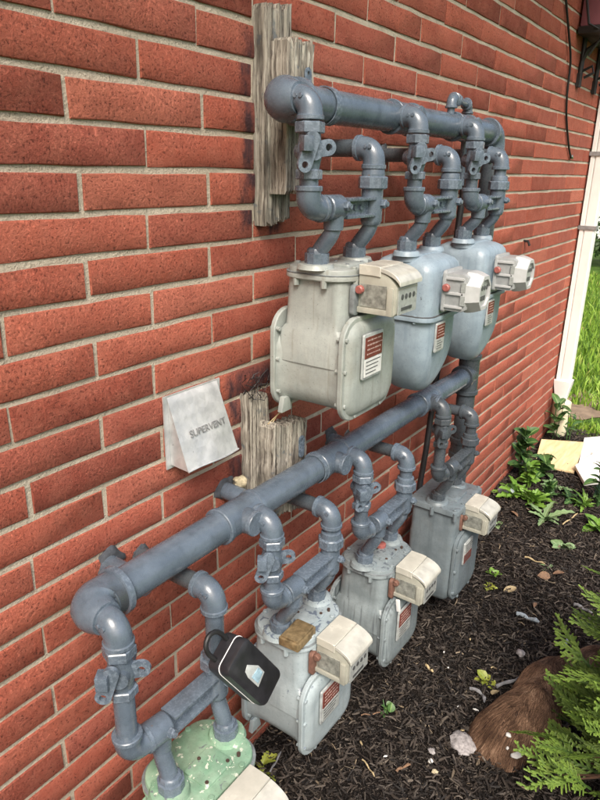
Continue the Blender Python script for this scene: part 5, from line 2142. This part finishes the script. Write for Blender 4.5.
def hit_mound(px, py):
    d = _ray(px, py)
    t_ = 0.8
    while t_ < 4:
        q_ = CAM + d * t_
        if q_[2] <= mound_h(q_[0], q_[1]) - 0.018:
            break
        t_ += 0.004
    return Vector(q_)


mg = lambda x, y: mound_h(x, y) - 0.018
for q, (px, py, s, lab) in enumerate([(515.5, 757, 0.017, 'largest white fungus flake on the brown root mound'), (508, 737, 0.009, 'crescent white flake higher up on the brown root mound'), (507, 751, 0.005, 'tiny white flake on the brown root mound')]):
    lump('white_flake', lab, 'flake', px, py, s, s * 0.8, 0.005, 'pebble_white', 20 + q, 'white flakes on the root mound', zoff=0.10, sub=2, ground=mg)
for q, (px, py) in enumerate([(466, 693), (459, 709), (361, 749), (448, 668), (492, 668), (476, 712), (462, 735), (385, 762), (470, 640), (444, 652), (300, 755)]):
    lump('wood_fleck', 'tiny pale wood fleck scattered on the dark mulch', 'fleck', px, py, 0.006 + 0.002 * (q % 3), 0.0035, 0.003, 'pebble_white' if q % 2 else 'twig_tan', 40 + q, 'pale flecks scattered on the mulch', sub=1, jag=0.3)


def stick(name, label, a, b, r, mat, bend=0.01, cat='stick', group=None):
    A, Bp = at_z(*a, 0.012), at_z(*b, 0.012)
    A.z, Bp.z = height(A.x, A.y) + 0.016, height(Bp.x, Bp.y) + 0.018
    s = Vector((-(Bp - A).y, (Bp - A).x, 0)).normalized() * bend
    bm = new()
    pts = [A + (Bp - A) * t + s * math.sin(math.pi * t) + Vector((0, 0, 0.004 * math.sin(9 * t))) for t in [i / 6 for i in range(7)]]
    tube(bm, pts, [r * (0.6 + 0.5 * math.sin(2.5 * i + 1)) if i in (0, 6) else r * (0.85 + 0.25 * ((i * 7) % 3 - 1)) for i in range(7)], 7)
    return tag(obj(name, bm, mat), label, cat, group)


stick('cut_twig', 'short tan cut twig lying below the meter with the red plug', (426, 665), (433, 673), 0.0042, 'twig_tan', 0.0)
stick('bark_piece', 'bluish-grey weathered bark sliver in the middle of the mulch', (517, 613), (539, 622), 0.0085, 'bluish_scrap', 0.004)
stick('stick', 'long dark grey stick pointing at the brown root mound', (496, 686), (532, 670), 0.006, 'twig_grey', -0.006)
stick('stick', 'curved grey stick beside the yellow-green sprout', (470, 688), (484, 703), 0.006, 'twig_grey', 0.02)
stick('stick', 'pale grey stick end under the conifer fringe', (563, 645), (570, 636), 0.007, 'bluish_scrap', 0)
stick('stick', 'pale thin stick next to the tiny sprout', (525, 557), (545, 565), 0.004, 'twig_tan', 0.002)
stick('stick', 'thin brown stalk crossing the mulch beside the round white pebble', (362, 765), (374, 783), 0.0022, 'twig_tan', 0.003)
stick('stick', 'thin brown stalk lying beside the clover sprout', (361, 718), (380, 716), 0.002, 'dead_leaf', 0.0)
stick('stick', 'reddish chewed stick close to the round white pebble', (396, 776), (410, 770), 0.004, 'dead_leaf', 0.004)
stick('stick', 'thick weathered grey stick near the conifer fringe', (574, 606), (592, 615), 0.007, 'twig_grey', 0.004)
stick('stick', 'dry stalk lying in front of the plywood offcut', (563, 523), (578, 512), 0.0035, 'twig_tan', 0.0)
stick('stick', 'pale peeled twig under the meter with the brown box', (270, 778), (281, 759), 0.003, 'twig_grey', 0.0)


def dead_leaf(px, py, label, L, W, mat, seed):
    g = random.Random(seed)
    me = leaf_mesh(L, W, 'oval', -0.6 + g.random(), seed)
    o = link('fallen_leaf', me, mat)
    c = at_z(px, py, 0.012)
    o.location = (c.x, c.y, height(c.x, c.y) + 0.016)
    o.rotation_euler = (rad(g.uniform(-25, 10)), rad(g.uniform(-40, 40)), rad(g.uniform(0, 360)))
    tag(o, label, 'leaf', 'fallen leaves on the mulch')


dead_leaf(498, 690, 'curled cream fallen leaf beside the yellow-green sprout', 0.045, 0.013, 'pale_leaf', 1)
dead_leaf(550, 578, 'brown fallen leaf under the tiny sprout', 0.055, 0.018, 'dead_leaf', 2)
dead_leaf(553, 575, 'crumpled orange-brown leaf beside the tiny sprout', 0.045, 0.016, 'dead_leaf', 3)
dead_leaf(516, 588, 'dry brown fallen leaf near the slate meter', 0.055, 0.016, 'pale_leaf', 4)
dead_leaf(518, 514, 'brown fallen leaf beside the thistle rosette', 0.06, 0.02, 'dead_leaf', 5)
dead_leaf(536, 603, 'small reddish leaf near the bluish bark sliver', 0.04, 0.007, 'dead_leaf', 6)

# ------------------------------------------------------------------ far background
g = random.Random(9)


def hedge_bush(x, y, r, h, label):
    t = thing('hedge_bush', label, 'bush', (x, y, -0.036), 'bushes across the lawn')
    V, F = [], []
    for i in range(2600):
        a, b = g.uniform(0, 6.283), g.uniform(-0.2, 1)
        q = (g.random() ** 0.35) * (1 + 0.18 * math.sin(5 * a) + 0.12 * math.sin(9 * a + 4 * b))
        rr = math.sqrt(max(0.0, 1 - b * b * 0.9))
        c = Vector((r * q * rr * math.cos(a), r * q * rr * math.sin(a), h * (0.15 + 0.80 * max(0.0, b) * q) + g.uniform(-.08, .08) + 0.12))
        u_ = Vector((g.uniform(-1, 1), g.uniform(-1, 1), g.uniform(-1, 1))).normalized()
        v_ = u_.cross(Vector((g.uniform(-1, 1), g.uniform(-1, 1), g.uniform(-1, 1)))).normalized()
        s = g.uniform(0.035, 0.08)
        k = len(V)
        V += [tuple(c - u_ * s), tuple(c + v_ * s * .5), tuple(c + u_ * s), tuple(c - v_ * s * .5)]
        F.append((k, k + 1, k + 2, k + 3))
    me = bpy.data.meshes.new('crown')
    me.from_pydata(V, [], F)
    link('crown', me, 'hedge_leaf', t, False)
    bm = new()
    for q in range(5):
        a = q * 1.3
        tube(bm, [Vector((0.05 * math.cos(a), 0.05 * math.sin(a), -0.05)), Vector((0.4 * r * math.cos(a), 0.4 * r * math.sin(a), h * 0.6))], [0.03, 0.012], 6)
    obj('trunk', bm, 'bark', t, False)


hedge_bush(13.2, 1.0, 1.0, 1.05, 'dark green rounded bush across the lawn in front of the white house')
hedge_bush(13.6, 2.9, 1.0, 1.15, 'dark green bush half hidden behind the wall corner')
hedge_bush(13.2, -1.0, 0.95, 1.0, 'dark green bush at the open end of the bush row')

hs = thing('white_house', 'white sided house far across the lawn', 'house', (19, 1, -0.036))
bm = new()
box(bm, (22, 1.0, 1.45), (4, 7, 1.5))
obj('wall', bm, 'house_siding', hs)
for i in range(20):
    bm = new()
    z = 0.02 + i * 0.145
    extrude_poly(bm, [(17.999, z), (17.972, z), (17.990, z + 0.143), (17.999, z + 0.143)], 'y', -6.0, 8.0)
    # profile runs in x-z, extruded along y
    obj('siding_board', bm, 'house_siding', hs)
bm = new()
extrude_poly(bm, [(-6.5, 2.96), (8.5, 2.96), (1.0, 5.4)], 'x', 17.5, 26.5)
obj('roof', bm, 'roof_shingle', hs)
bm = new()
box(bm, (17.975, -2.0, 1.45), (0.02, 0.5, 0.65))
w_ = obj('window', bm, 'trim_dark', hs)
